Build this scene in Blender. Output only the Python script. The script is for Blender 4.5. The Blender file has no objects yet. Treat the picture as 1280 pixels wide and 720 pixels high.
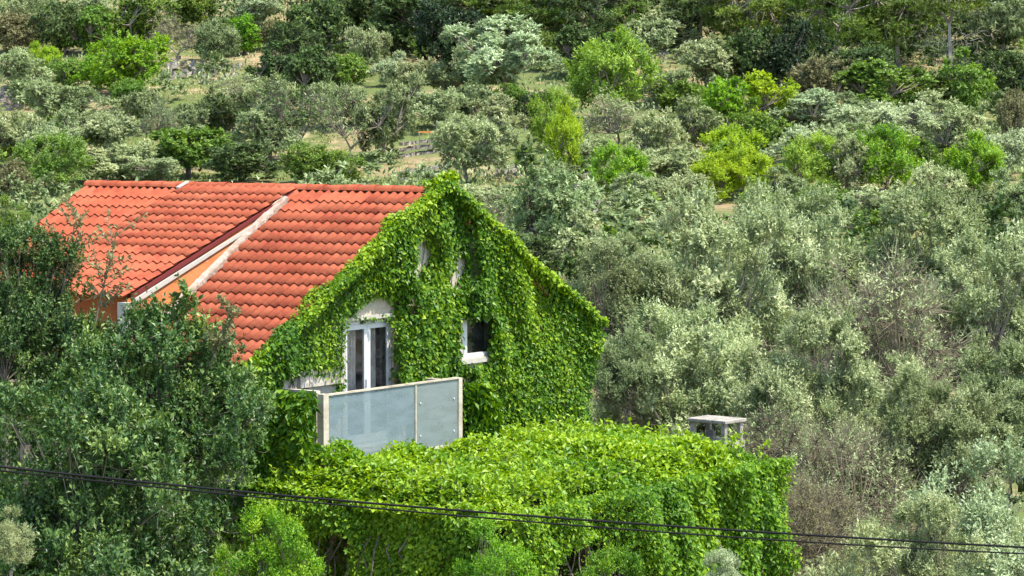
import bpy, math
import numpy as np
from mathutils import Matrix, Vector
R = math.radians
scn = bpy.context.scene
COL = scn.collection
# ------------------------------------------------------------------ camera
F = 3400.0                       # focal length in pixels of the 1280 wide picture
HOR = 150.0                      # picture row of the horizon
PITCH = math.atan((360 - HOR) / F)
cam = bpy.data.cameras.new('camera')
cam.sensor_width = 36.0
cam.lens = 36.0 * F / 1280.0
cam.clip_start, cam.clip_end = 0.5, 5000
co = bpy.data.objects.new('camera', cam); COL.objects.link(co)
co.location = (0, 0, 0); co.rotation_euler = (R(90) - PITCH, 0, 0)
scn.camera = co
# ------------------------------------------------------------------ light
SUN_EL, SUN_AZ = R(63), R(118)    # azimuth clockwise from +Y (view direction): right and behind the camera
w = bpy.data.worlds.new('World'); scn.world = w; w.use_nodes = True
nt = w.node_tree; bg = nt.nodes['Background']
sky = nt.nodes.new('ShaderNodeTexSky'); sky.sky_type = 'NISHITA'; sky.sun_disc = False
sky.sun_elevation = SUN_EL; sky.sun_rotation = SUN_AZ
nt.links.new(sky.outputs[0], bg.inputs[0]); bg.inputs[1].default_value = 0.15
sl = bpy.data.lights.new('sun', 'SUN'); sl.energy = 3.2; sl.angle = R(0.55); sl.color = (1, .95, .84)
so = bpy.data.objects.new('sun', sl); COL.objects.link(so)
sd = Vector((math.sin(SUN_AZ) * math.cos(SUN_EL), math.cos(SUN_AZ) * math.cos(SUN_EL), math.sin(SUN_EL)))
so.rotation_euler = sd.to_track_quat('Z', 'Y').to_euler(); so.location = (20, -20, 60)
scn.view_settings.view_transform = 'Standard'; scn.view_settings.look = 'None'
scn.view_settings.exposure = 1.6; scn.view_settings.gamma = 1.0
scn.cycles.max_bounces = 6; scn.cycles.diffuse_bounces = 3; scn.cycles.transmission_bounces = 4
scn.cycles.transparent_max_bounces = 8
# ------------------------------------------------------------------ helpers
cP, sP = math.cos(PITCH), math.sin(PITCH)
def ray(px, py):
    u = (360 - py) / F
    return np.array([(px - 640) / F, cP + u * sP, -sP + u * cP])
def at(px, py, Y):
    d = ray(px, py); return d * (Y / d[1])
def tag(o, label=None, cat=None, group=None, kind=None):
    for k, v in (('label', label), ('category', cat), ('group', group), ('kind', kind)):
        if v: o[k] = v
    return o
def empty(name, loc, label, cat, group=None):
    o = bpy.data.objects.new(name, None); COL.objects.link(o); o.location = loc; o.empty_display_size = .3
    return tag(o, label, cat, group)
def mesh(name, V, Fc, mats, tint=None, smooth=False, mi=None):
    """V (n,3) array; Fc (m,k) array of indices, or list of lists"""
    me = bpy.data.meshes.new(name)
    V = np.asarray(V, dtype=np.float32)
    if isinstance(Fc, np.ndarray):
        m, k = Fc.shape
        me.vertices.add(len(V)); me.vertices.foreach_set('co', V.ravel())
        me.loops.add(m * k); me.loops.foreach_set('vertex_index', Fc.astype(np.int32).ravel())
        me.polygons.add(m)
        me.polygons.foreach_set('loop_start', (np.arange(m) * k).astype(np.int32))
        me.update(calc_edges=True)
    else:
        me.from_pydata([tuple(map(float, v)) for v in V], [], Fc); me.update()
    me.polygons.foreach_set('use_smooth', [bool(smooth)] * len(me.polygons))
    if tint is not None:
        a = me.attributes.new('tint', 'FLOAT', 'FACE'); a.data.foreach_set('value', np.asarray(tint, np.float32))
    for m in (mats if isinstance(mats, (list, tuple)) else [mats]): me.materials.append(m)
    if mi is not None: me.polygons.foreach_set('material_index', np.asarray(mi, np.int32))
    return me
def link(name, me, parent=None):
    o = bpy.data.objects.new(name, me); COL.objects.link(o)
    if parent is not None: o.parent = parent
    return o
def root_of(p):
    while p.parent: p = p.parent
    return p
def wobj(name, V, Fc, mats, parent=None, **k):
    """mesh given in world coordinates; stored relative to the thing's base"""
    V = np.asarray(V, float)
    if parent is not None:
        V = V - np.array(root_of(parent).location)
        return link(name, mesh(name, V, Fc, mats, **k), parent)
    c = np.array([V[:, 0].mean(), V[:, 1].mean(), V[:, 2].min()])
    o = link(name, mesh(name, V - c, Fc, mats, **k)); o.location = c
    return o
def boxv(o, ax, ay, az):
    """box from corner o along three edge vectors"""
    o, ax, ay, az = map(np.asarray, (o, ax, ay, az))
    V = [o, o + ax, o + ax + ay, o + ay, o + az, o + ax + az, o + ax + ay + az, o + ay + az]
    Q = [[0, 3, 2, 1], [4, 5, 6, 7], [0, 1, 5, 4], [1, 2, 6, 5], [2, 3, 7, 6], [3, 0, 4, 7]]
    return np.array(V, float), np.array(Q)
def join(*parts):
    Vs, Fs, n = [], [], 0
    for V, Q in parts:
        Vs.append(V); Fs.append(Q + n); n += len(V)
    return np.concatenate(Vs), np.concatenate(Fs)
def norm(a): return a / np.maximum(np.linalg.norm(a, axis=-1, keepdims=True), 1e-9)
def tubes(P0, P1, r0, r1, k=4):
    P0, P1 = np.asarray(P0, float), np.asarray(P1, float); n = len(P0)
    r0 = np.broadcast_to(r0, n); r1 = np.broadcast_to(r1, n)
    d = norm(P1 - P0)
    up = np.where(np.abs(d[:, 2:3]) > .9, np.array([[1., 0, 0]]), np.array([[0., 0, 1]]))
    a = norm(np.cross(d, up)); b = np.cross(d, a)
    V = np.zeros((n, 2 * k, 3))
    for i in range(k):
        c, s = math.cos(2 * math.pi * i / k), math.sin(2 * math.pi * i / k)
        V[:, i] = P0 + (a * c + b * s) * r0[:, None]
        V[:, k + i] = P1 + (a * c + b * s) * r1[:, None]
    Q = np.array([[i, (i + 1) % k, k + (i + 1) % k, k + i] for i in range(k)])
    Fc = (Q[None] + (np.arange(n) * 2 * k)[:, None, None]).reshape(-1, 4)
    return V.reshape(-1, 3), Fc
def path_tube(P, r, k=6):
    P = np.asarray(P, float); r = np.broadcast_to(r, len(P))
    T = norm(np.gradient(P, axis=0)); up = np.array([0, 0, 1.]) if abs(T[:, 2]).mean() < .8 else np.array([1., 0, 0])
    a = norm(np.cross(T, up)); b = np.cross(T, a); V = []
    for i in range(k):
        c, s = math.cos(2 * math.pi * i / k), math.sin(2 * math.pi * i / k)
        V.append(P + (a * c + b * s) * r[:, None])
    V = np.stack(V, 1).reshape(-1, 3); n = len(P)
    Q = [[j * k + i, j * k + (i + 1) % k, (j + 1) * k + (i + 1) % k, (j + 1) * k + i] for j in range(n - 1) for i in range(k)]
    return V, np.array(Q)
def sph(rng, n): return norm(rng.normal(size=(n, 3)))
class Lump:
    """smooth pseudo random field in [-1,1]"""
    def __init__(s, seed, freq, n=9):
        g = np.random.default_rng(seed); s.k = sph(g, n) * freq * g.uniform(.5, 1.6, (n, 1)); s.p = g.uniform(0, 6.28, n)
    def __call__(s, P): return np.sin(P @ s.k.T + s.p).mean(1) * 2.0
def leaves(P, D, N, L, W, fold=.12, droop=.1):
    """kite shaped leaf quads"""
    n = len(P); L = np.broadcast_to(L, n)[:, None]; W = np.broadcast_to(W, n)[:, None]
    D = norm(D); N = norm(N - (N * D).sum(1, keepdims=True) * D); S = np.cross(D, N)
    V = np.stack([P, P + D * L * .48 + S * W * .5 + N * W * fold, P + D * L - N * L * droop, P + D * L * .48 - S * W * .5 + N * W * fold], 1)
    return V.reshape(-1, 3), np.arange(4 * n).reshape(n, 4)
def tri_leaves(P, D, N, L, W, droop=.1):
    n = len(P); L = np.broadcast_to(L, n)[:, None]; W = np.broadcast_to(W, n)[:, None]
    D = norm(D); N = norm(N - (N * D).sum(1, keepdims=True) * D); S = np.cross(D, N)
    V = np.stack([P + S * W * .5, P + D * L - N * L * droop, P - S * W * .5], 1)
    return V.reshape(-1, 3), np.arange(3 * n).reshape(n, 3)
# ------------------------------------------------------------------ materials
def mat(name, base, rough=.7, spec=.3, noise=None, bump=0.0, metallic=0, coord='Object'):
    """noise: list of (scale, colour2, lo, hi) layers mixed over the base"""
    m = bpy.data.materials.new(name); m.use_nodes = True; t = m.node_tree; b = t.nodes['Principled BSDF']
    b.inputs['Roughness'].default_value = rough; b.inputs['Specular IOR Level'].default_value = spec; b.inputs['Metallic'].default_value = metallic
    b.inputs['Base Color'].default_value = (*base, 1)
    tc = t.nodes.new('ShaderNodeTexCoord'); prev = None
    for (sc, c2, lo, hi) in (noise or []):
        n = t.nodes.new('ShaderNodeTexNoise'); n.inputs['Scale'].default_value = sc; n.inputs['Detail'].default_value = 6; n.inputs['Roughness'].default_value = .6
        t.links.new(tc.outputs[coord], n.inputs['Vector'])
        mr = t.nodes.new('ShaderNodeMapRange'); mr.inputs[1].default_value = lo; mr.inputs[2].default_value = hi; t.links.new(n.outputs[0], mr.inputs[0])
        mx = t.nodes.new('ShaderNodeMix'); mx.data_type = 'RGBA'; t.links.new(mr.outputs[0], mx.inputs[0])
        if prev is None: mx.inputs[6].default_value = (*base, 1)
        else: t.links.new(prev, mx.inputs[6])
        mx.inputs[7].default_value = (*c2, 1); prev = mx.outputs[2]
    if prev is not None: t.links.new(prev, b.inputs['Base Color'])
    if bump:
        n = t.nodes.new('ShaderNodeTexNoise'); n.inputs['Scale'].default_value = 14; n.inputs['Detail'].default_value = 8
        t.links.new(tc.outputs[coord], n.inputs['Vector'])
        bp = t.nodes.new('ShaderNodeBump'); bp.inputs['Strength'].default_value = bump; bp.inputs['Distance'].default_value = .05
        t.links.new(n.outputs[0], bp.inputs['Height']); t.links.new(bp.outputs[0], b.inputs['Normal'])
    return m
def leaf_mat(name, c_dark, c_mid, c_light, gloss=.25, rough=.45, trans=.35, huevar=.012, valvar=.12):
    """leaf colour picked by each leaf's own tint value; thin leaves let some light through"""
    m = bpy.data.materials.new(name); m.use_nodes = True; t = m.node_tree; b = t.nodes['Principled BSDF']
    at_ = t.nodes.new('ShaderNodeAttribute'); at_.attribute_name = 'tint'
    cr = t.nodes.new('ShaderNodeValToRGB'); e = cr.color_ramp.elements
    e[0].position = 0; e[0].color = (*c_dark, 1); e[1].position = 1; e[1].color = (*c_light, 1); k = e.new(.5); k.color = (*c_mid, 1)
    t.links.new(at_.outputs['Fac'], cr.inputs[0])
    oi = t.nodes.new('ShaderNodeObjectInfo'); hs = t.nodes.new('ShaderNodeHueSaturation')
    mr = t.nodes.new('ShaderNodeMapRange'); mr.inputs[3].default_value = .5 - huevar; mr.inputs[4].default_value = .5 + huevar
    mv = t.nodes.new('ShaderNodeMapRange'); mv.inputs[3].default_value = 1 - valvar; mv.inputs[4].default_value = 1 + valvar
    t.links.new(oi.outputs['Random'], mr.inputs[0]); t.links.new(mr.outputs[0], hs.inputs['Hue'])
    fr = t.nodes.new('ShaderNodeMath'); fr.operation = 'FRACT'; ml = t.nodes.new('ShaderNodeMath'); ml.operation = 'MULTIPLY'; ml.inputs[1].default_value = 7.31
    t.links.new(oi.outputs['Random'], ml.inputs[0]); t.links.new(ml.outputs[0], fr.inputs[0]); t.links.new(fr.outputs[0], mv.inputs[0]); t.links.new(mv.outputs[0], hs.inputs['Value'])
    t.links.new(cr.outputs[0], hs.inputs['Color']); t.links.new(hs.outputs[0], b.inputs['Base Color'])
    b.inputs['Roughness'].default_value = rough; b.inputs['Specular IOR Level'].default_value = gloss
    tr = t.nodes.new('ShaderNodeBsdfTranslucent'); g = t.nodes.new('ShaderNodeHueSaturation')
    g.inputs['Saturation'].default_value = 1.15; g.inputs['Value'].default_value = 1.25; g.inputs['Hue'].default_value = .49
    t.links.new(hs.outputs[0], g.inputs['Color']); t.links.new(g.outputs[0], tr.inputs[0])
    mx = t.nodes.new('ShaderNodeMixShader'); mx.inputs[0].default_value = trans
    t.links.new(b.outputs[0], mx.inputs[1]); t.links.new(tr.outputs[0], mx.inputs[2]); t.links.new(mx.outputs[0], t.nodes['Material Output'].inputs[0])
    return m
LM = {
 'olive':  leaf_mat('olive_leaf', (.075, .11, .035), (.18, .235, .09), (.42, .48, .24), .2, .55, .28),
 'sage':   leaf_mat('sage_leaf', (.10, .15, .05), (.27, .325, .14), (.57, .60, .33), .2, .55, .28),
 'silver': leaf_mat('silver_leaf', (.14, .20, .09), (.31, .38, .19), (.56, .62, .38), .2, .55, .25),
 'green':  leaf_mat('green_leaf', (.05, .11, .015), (.12, .21, .03), (.25, .36, .06), .25, .5, .3),
 'bright': leaf_mat('bright_leaf', (.06, .16, .01), (.14, .29, .015), (.29, .46, .03), .25, .5, .35),
 'lime':   leaf_mat('lime_leaf', (.12, .22, .012), (.25, .38, .018), (.42, .54, .03), .2, .5, .4),
 'fresh':  leaf_mat('fresh_leaf', (.10, .19, .025), (.23, .35, .05), (.43, .56, .10), .2, .5, .4),
 'dark':   leaf_mat('dark_green_leaf', (.025, .05, .014), (.06, .10, .025), (.14, .20, .05), .25, .5, .2),
 'black':  leaf_mat('cypress_leaf', (.008, .018, .006), (.02, .04, .012), (.05, .085, .025), .2, .5, .1),
 'brown':  leaf_mat('brown_leaf', (.09, .08, .035), (.16, .155, .065), (.25, .25, .11), .2, .6, .2),
 'pine':   leaf_mat('pine_needle', (.04, .075, .012), (.10, .155, .022), (.23, .31, .045), .2, .5, .25),
 'carob':  leaf_mat('glossy_dark_leaf', (.018, .055, .010), (.050, .108, .022), (.22, .30, .065), .35, .45, .22),
 'vine':   leaf_mat('vine_leaf', (.025, .095, .005), (.075, .20, .009), (.27, .42, .016), .3, .45, .35),
 'canopy': leaf_mat('canopy_vine_leaf', (.04, .13, .006), (.13, .27, .012), (.32, .46, .025), .3, .45, .35),
 'grass':  leaf_mat('grass_blade', (.10, .13, .03), (.19, .21, .06), (.34, .31, .12), .2, .6, .25),
}
BARK = mat('bark', (.13, .105, .08), .9, .1, [(6, (.24, .21, .17), .4, .65)], .4)
PALEBARK = mat('pale_bark', (.30, .27, .23), .9, .1, [(5, (.16, .13, .10), .4, .65)], .4)
DEADBARK = mat('dry_twig', (.15, .125, .085), .9, .1, [(2.5, (.33, .285, .20), .48, .70)])
PLASTER = mat('plaster', (.42, .38, .31), .9, .1, [(1.6, (.33, .28, .21), .42, .65), (9, (.20, .17, .13), .56, .75)], .35)
WHITEP = mat('white_paint', (.38, .35, .30), .7, .2, [(5, (.33, .31, .27), .5, .72)], .15)
FRAMEP = mat('white_window_frame', (.50, .50, .50), .4, .3, [(7, (.46, .45, .42), .5, .75)])
BEIGE = mat('beige_frame', (.42, .37, .29), .7, .2, [(4, (.28, .23, .16), .45, .7), (15, (.16, .10, .06), .6, .75)], .2)
ORANGE = mat('orange_plaster', (.34, .115, .042), .9, .1, [(1.5, (.28, .085, .03), .4, .6), (7, (.42, .22, .11), .6, .8)], .3)
MORTAR = mat('pale_mortar', (.31, .24, .19), .95, .1, [(4, (.22, .14, .10), .45, .65), (12, (.48, .42, .37), .55, .7)], .5)
MAROON = mat('shaded_red_board', (.13, .022, .02), .7, .2)  # board red with the shadow under the dormer verge put into its colour
CONC = mat('weathered_concrete', (.33, .30, .25), .95, .1, [(3, (.20, .18, .15), .4, .65), (14, (.40, .37, .32), .55, .7)], .6)
STONE = mat('grey_stone', (.25, .22, .18), .95, .1, [(1.5, (.34, .30, .25), .4, .6), (7, (.14, .12, .10), .5, .7)], .6)
WOODD = mat('dark_wood', (.05, .04, .032), .8, .2, [(4, (.09, .07, .055), .4, .65)], .3)
def tile_mat():
    m = mat('terracotta', (.27, .066, .031), .8, .1, [(.9, (.31, .086, .043), .4, .62), (2.2, (.23, .046, .024), .50, .68), (7, (.20, .06, .04), .60, .78), (30, (.40, .14, .08), .62, .78)], .15)
    t = m.node_tree; b = t.nodes['Principled BSDF']; src = b.inputs['Base Color'].links[0].from_socket
    ge = t.nodes.new('ShaderNodeNewGeometry')            # one colour field for single and joined tiles alike
    for n_ in list(t.nodes):
        if n_.type == 'TEX_NOISE': t.links.new(ge.outputs['Position'], n_.inputs['Vector'])
    vo = t.nodes.new('ShaderNodeTexVoronoi'); vo.inputs['Scale'].default_value = 3.6; t.links.new(ge.outputs['Position'], vo.inputs['Vector'])
    mv = t.nodes.new('ShaderNodeMapRange'); mv.inputs[3].default_value = .88; mv.inputs[4].default_value = 1.12
    hs = t.nodes.new('ShaderNodeHueSaturation'); sx = t.nodes.new('ShaderNodeSeparateColor'); t.links.new(vo.outputs['Color'], sx.inputs[0])
    t.links.new(sx.outputs[0], mv.inputs[0]); t.links.new(mv.outputs[0], hs.inputs['Value'])
    t.links.new(src, hs.inputs['Color']); t.links.new(hs.outputs[0], b.inputs['Base Color']); return m
TILE = tile_mat()
# ------------------------------------------------------------------ terrain
PY = [-200, 0, 60, 80, 100, 125, 160, 195, 225, 300, 400, 700, 1500, 4000]
PZ = [-12, -9.5, -9.6, -8.7, -7.3, -5.6, -2.35, 2.87, 9.9, 30, 60, 150, 330, 700]
_yy = np.linspace(-200, 4000, 4201); _zz = np.interp(_yy, PY, PZ)
_kk = np.exp(-np.linspace(-2, 2, 17) ** 2); _kk /= _kk.sum(); _zz[10:-10] = np.convolve(_zz, _kk, 'same')[10:-10]
_l1, _l2 = Lump(3, .06), Lump(4, .35)
def terr(X, Y):
    X, Y = np.asarray(X, float), np.asarray(Y, float); P = np.stack([X, Y, 0 * X], -1).reshape(-1, 3)
    z = np.interp(Y, _yy, _zz)
    far = np.clip((Y - 70) / 60, 0, 1)
    st = 1.6 * far; yy = Y + 5 * _l1(P).reshape(Y.shape)            # terraces along the slope
    f = (yy / 14.0) % 1.0
    z = z + far * .55 * (np.clip(f * 6, 0, 1) - f)
    return z + (_l1(P).reshape(Y.shape) * .5 * far + _l2(P).reshape(Y.shape) * .12)
def hit(px, py, y0=75.0):
    d = ray(px, py); Ys = np.arange(y0, 420, .25); X = d[0] / d[1] * Ys; Z = d[2] / d[1] * Ys
    g = Z < terr(X, Ys); i = int(np.argmax(g)) if g.any() else len(Ys) - 1
    return np.array([X[i], Ys[i], float(terr(X[i], Ys[i]))])
ys = np.concatenate([np.arange(-150, 60, 6.), np.arange(60, 260, 1.), np.arange(260, 420, 5.), np.geomspace(420, 3900, 30)])
xs = np.concatenate([-np.geomspace(2500, 72, 26), np.arange(-70, 70.1, 1.2), np.geomspace(72, 2500, 26)])
GX, GY = np.meshgrid(xs, ys); GZ = terr(GX, GY)
V = np.stack([GX, GY, GZ], -1).reshape(-1, 3); nx, ny = len(xs), len(ys)
i, j = np.meshgrid(np.arange(nx - 1), np.arange(ny - 1)); a = (j * nx + i).ravel()
GROUND = mat('hillside_soil', (.24, .18, .10), 1, .05, [(.13, (.10, .13, .04), .38, .52), (.45, (.34, .25, .15), .54, .68), (2.2, (.09, .09, .04), .48, .66), (9, (.38, .33, .26), .66, .76)], .6)
o = link('hillside_ground', mesh('hillside_ground', V, np.stack([a, a + 1, a + nx + 1, a + nx], 1), GROUND, smooth=True)); tag(o, kind='structure')
#MAIN#
# ------------------------------------------------------------------ house
A = at(540, 240, 47.0)                                   # the gable's apex
B = R(55)
W = np.array([math.cos(B), math.sin(B), 0]); RR = np.array([-math.sin(B), math.cos(B), 0]); Z = np.array([0, 0, 1.])
OUT = -RR                                                # outward from the gable
TP = .54; PA = math.atan(TP)
LEN = 8.15; HW = 5.0
HB = np.array([*(A[:2] + RR[:2] * 4), -9.6])
house = empty('house', HB, 'vine-covered house with an orange-red tiled roof and a dormer slope', 'house')
def G(w_, z_, d=0.0): return A + W * w_ + OUT * d + np.array([0, 0, z_ - A[2]])      # point on the gable: across, absolute height, out
def onG(px, py, d=0.0):
    """across / height of the gable plane point (shifted out by d) seen at this pixel"""
    r = ray(px, py); O = A + OUT * d; s = (O @ OUT) / (r @ OUT); p = r * s; return (p - O) @ W, p[2]
GZ0 = -9.6; WW = 4.72
eave = A[2] - WW * TP
# gable wall with real openings (door and small window)
dl, _ = onG(431, 450); dr, _ = onG(492, 450); _, dt = onG(460, 399); FLOOR = dt - 2.15
wl, wt = onG(577, 395); wr, wb = onG(622, 443)
def pent_wall(d0, d1, name, parent):
    """wall cut into columns round the openings"""
    parts = []
    def top(x): return A[2] - .10 - abs(x) * TP
    def col(x0, x1, z0, z1=None):
        V = []
        for d in (d0, d1):
            for x, z in ((x0, z0), (x1, z0), (x1, top(x1) if z1 is None else z1), (x0, top(x0) if z1 is None else z1)): V.append(G(x, z, d))
        Q = np.array([[0, 1, 2, 3], [7, 6, 5, 4], [0, 4, 5, 1], [1, 5, 6, 2], [2, 6, 7, 3], [3, 7, 4, 0]])
        parts.append((np.array(V), Q))
    col(-WW, dl, GZ0)
    col(dl, dr, dt); col(dl, dr, GZ0, FLOOR)
    xs_ = [dr, 0, wl] if dr < 0 < wl else [dr, wl]
    for a_, b_ in zip(xs_[:-1], xs_[1:]): col(a_, b_, GZ0)
    col(wl, wr, wt); col(wl, wr, GZ0, wb); col(wr, WW, GZ0)
    V, Q = join(*parts); return wobj(name, V, Q, PLASTER, parent)
wall = pent_wall(-.3, 0.0, 'wall', house)
# the other walls
for sgn in (-1, 1):
    V, Q = boxv(G(sgn * WW, GZ0, -.3) - (W * .3 if sgn > 0 else 0), RR * (LEN - .35), W * .3, Z * (eave - .12 - GZ0)); wobj('wall', V, Q, PLASTER, house)
V, Q = boxv(G(-WW + .3, GZ0, -LEN + .1), W * (2 * WW - .6), RR * -.3, Z * (eave - GZ0 - .1)); wobj('wall', V, Q, PLASTER, house)
# roof decks
def deck(sg, t0, t1, name='roof', h1=HW, tp=TP, th=.10, drop=.05):
    s = -1 if sg < 0 else 1
    P0 = A + RR * t0 - Z * drop; P1 = A + RR * t1 - Z * drop
    e = W * s * h1 - Z * h1 * tp
    V = np.array([P0, P1, P1 + e, P0 + e, P0 - Z * th, P1 - Z * th, P1 + e - Z * th, P0 + e - Z * th])
    Q = np.array([[0, 1, 2, 3], [4, 7, 6, 5], [0, 4, 5, 1], [1, 5, 6, 2], [2, 6, 7, 3], [3, 7, 4, 0]])
    return wobj(name, V, Q, TILEBASE, house)
TILEBASE = mat('roof_underlay', (.16, .05, .03), .9, .1)
roofL = deck(-1, -.12, LEN); roofR = deck(1, -.12, LEN)
# one S-shaped clay tile: x across, y down the slope, z out
TW, TC = .185, .34
def tile_mesh():
    n = 9; X = np.linspace(-.5, .5, n) * (TW + .02); ph = X / TW
    prof = np.where(np.abs(ph) < .34, .054 * np.cos(ph / .34 * math.pi / 2) ** .8, 0.0) + .012 * np.clip((np.abs(ph) - .34) / .16, 0, 1)
    V = []
    for y, dz in ((0, .010), (TC + .05, .040)):
        for x, z in zip(X, prof): V.append((x, y, z + dz))
    for x, z in zip(X, prof): V.append((x, TC + .047, z + .040 - .020))
    for x, z in zip(X, prof): V.append((x, TC - .05, z + .012))
    Q = []
    for r_ in range(3):
        for i_ in range(n - 1): Q.append([r_ * n + i_, r_ * n + i_ + 1, (r_ + 1) * n + i_ + 1, (r_ + 1) * n + i_])
    Q = np.array(Q); me = mesh('roof_tile', V, Q[:, ::-1], TILE)
    sm = np.zeros(len(Q), bool); sm[:n - 1] = True; me.polygons.foreach_set('use_smooth', sm); return me
tmesh = tile_mesh()
rg = np.random.default_rng(5)
def tile_frames(sg, t0, t1, h0, h1, tp, lift=0.0, keep=None):
    """local frames of every tile on a slope; t along the ridge, h horizontal distance from it"""
    s = -1 if sg < 0 else 1; down = norm(W * s - Z * tp); nrm = norm(W * s * tp + Z)
    L = math.hypot(1, tp); out = []; nr = int((h1 - h0) * L / TC + .5); nc = int(round((t1 - t0) / TW))
    for r_ in range(nr):
        for c in range(nc):
            t = t0 + (c + .5) * (t1 - t0) / nc; v = h0 * L + r_ * TC
            if keep and not keep(t, (v + TC * .5) / L): continue
            Pp = A + RR * (t + rg.normal() * .004) + down * (v + rg.normal() * .006) + nrm * lift
            X = RR if s < 0 else -RR
            an = rg.normal() * .012; X2 = X * math.cos(an) + down * math.sin(an); D2 = down * math.cos(an) - X * math.sin(an)
            M = np.eye(4); M[:3, 0] = X2; M[:3, 1] = D2; M[:3, 2] = nrm; M[:3, 3] = Pp
            if M[:3, :3][:, 0] @ np.cross(D2, nrm) < 0: M[:3, 0] = -M[:3, 0]
            out.append(M)
    return out
D0, D1, DH, DTP = 3.0, 5.5, 4.31, .3836
def left_keep(t, h):                                     # the main slope is open where the dormer's room is
    return not (D0 + .02 < t < D1 - .02 and h < DH + .15)
fr_left = tile_frames(-1, -.1, LEN, .10, HW, TP, 0, left_keep)
fr_right = tile_frames(1, -.1, LEN, .10, HW, TP)
fr_dorm = tile_frames(-1, D0 - .07, D1 + .1, .10, DH + .12, DTP, .05)
def place_tiles(frames, parent, n_single):
    """the ones that show largest as single tiles, the rest joined"""
    key = [abs((M[:3, 3][0] / M[:3, 3][1])) for M in frames]
    loc = np.array(root_of(parent).location)
    for M in frames[:n_single]:
        ob = link('roof_tile', tmesh, parent); MM = M.copy(); MM[:3, 3] -= loc; ob.matrix_basis = Matrix(MM.tolist())
    rest = frames[n_single:]
    if rest:
        tv = np.array([v.co[:] for v in tmesh.vertices]); tf = np.array([p.vertices[:] for p in tmesh.polygons])
        Vs = np.concatenate([tv @ M[:3, :3].T + M[:3, 3] for M in rest]); Fs = (tf[None] + (np.arange(len(rest)) * len(tv))[:, None, None]).reshape(-1, 4)
        ob = wobj('roof_tiles', Vs, Fs, TILE, parent); ob['kind'] = 'stuff'
fr_left.sort(key=lambda M: M[1, 3] + 1.3 * abs(M[2, 3] + 2.2))   # nearest, best seen first
dormer = deck(-1, D0, D1, 'dormer_roof', DH, DTP, .09, -.01)
place_tiles(fr_dorm, dormer, 118)
place_tiles(fr_left, roofL, 300)
place_tiles(fr_right, roofR, 0)
# ridge tiles
rid = wobj('ridge', *boxv(A + RR * -.1 - W * .03 - Z * .06, RR * (LEN + .1), W * .06, Z * .09), TILEBASE, house)
def ridge_mesh():
    n = 8; V = []
    for y, rr_ in ((0, .115), (.43, .135)):
        for i_ in range(n):
            a_ = math.pi * (i_ / (n - 1)); V.append((math.cos(a_) * rr_, y, math.sin(a_) * rr_ * .8))
    for i_ in range(n):
        a_ = math.pi * (i_ / (n - 1)); V.append((math.cos(a_) * .115, .43, math.sin(a_) * .115 * .8))
    Q = [[r_ * n + i_, r_ * n + i_ + 1, (r_ + 1) * n + i_ + 1, (r_ + 1) * n + i_] for r_ in range(2) for i_ in range(n - 1)]
    return mesh('ridge_tile', V, np.array(Q), TILE)
rme = ridge_mesh(); rme.polygons.foreach_set('use_smooth', [i_ < 7 for i_ in range(14)])
tt = LEN - .38
while tt > -.2:
    ob = link('ridge_tile', rme, rid); M = np.eye(4); M[:3, 0] = -W; M[:3, 1] = -RR; M[:3, 2] = Z
    M[:3, 3] = A + RR * (tt + .38) + Z * (.005 + rg.normal() * .004) - np.array(house.location); ob.matrix_basis = Matrix(M.tolist()); tt -= .385
# dormer cheeks, front and flashing
def dz(h): return A[2] - h * DTP
def mz(h): return A[2] - h * TP
def DP(t, h, z): return A + RR * t - W * h + np.array([0, 0, z - A[2]])
def prism(name, pts, th, m, parent, ax=None):
    """flat polygon given a thickness along the ridge direction"""
    ax = RR if ax is None else ax
    P = np.array(pts); n = len(P); V = np.concatenate([P, P + ax * th]); Fc = [list(range(n))[::-1], list(range(n, 2 * n))] + [[i_, (i_ + 1) % n, n + (i_ + 1) % n, n + i_] for i_ in range(n)]
    V = V - np.array(house.location)
    return link(name, mesh(name, V, Fc, m), parent)
FL = .088                                                # the cheek leans out towards its foot
hh_ = np.array([.05, DH + .18]); V = []
for h in hh_:
    V += [DP(D0 - .03, h, dz(h) - .02), DP(D0 - .03 - FL * h, h, mz(h) + .02), DP(D0 + .10, h, mz(h) + .02), DP(D0 + .10, h, dz(h) - .02)]
Q = np.array([[0, 1, 5, 4], [1, 2, 6, 5], [2, 3, 7, 6], [3, 0, 4, 7], [3, 2, 1, 0], [4, 5, 6, 7]]); cheek = wobj('dormer_cheek', V, Q, ORANGE, house)
prism('dormer_cheek', [DP(D1 - .14, .05, mz(.05) - .1), DP(D1 - .14, .05, dz(.05) - .02), DP(D1 - .14, DH, dz(DH) - .02), DP(D1 - .14, DH, mz(DH) - .1)], .14, ORANGE, house)
prism('verge_board', [DP(D0 - .09, .1, dz(.1) - .0), DP(D0 - .09, .1, dz(.1) + .045), DP(D0 - .09, DH + .1, dz(DH + .1) + .045), DP(D0 - .09, DH + .1, dz(DH + .1) - .035)], .06, MAROON, house)
prism('plaster_band', [DP(D0 - .16, 1.1, dz(1.1) - .05), DP(D0 - .16, DH + .1, dz(DH) - .06), DP(D0 - .16, DH + .1, dz(DH) - .15), DP(D0 - .16, 1.1, dz(1.1) - .10)], .035, WHITEP, house)
# corner pillar + dormer front wall
V, Q = boxv(DP(D0 - .17, DH + .185, mz(DH) - .5), RR * .20, -W * .16, Z * (dz(DH) - .12 - mz(DH) + .5)); wobj('corner_pillar', V, Q, WHITEP, house)
V, Q = boxv(DP(D0 + .16, DH - .08, mz(DH) - .2), RR * (D1 - D0 - .18), -W * .1, Z * (dz(DH) - .05 - mz(DH) + .2)); wobj('dormer_front', V, Q, ORANGE, house)
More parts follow.
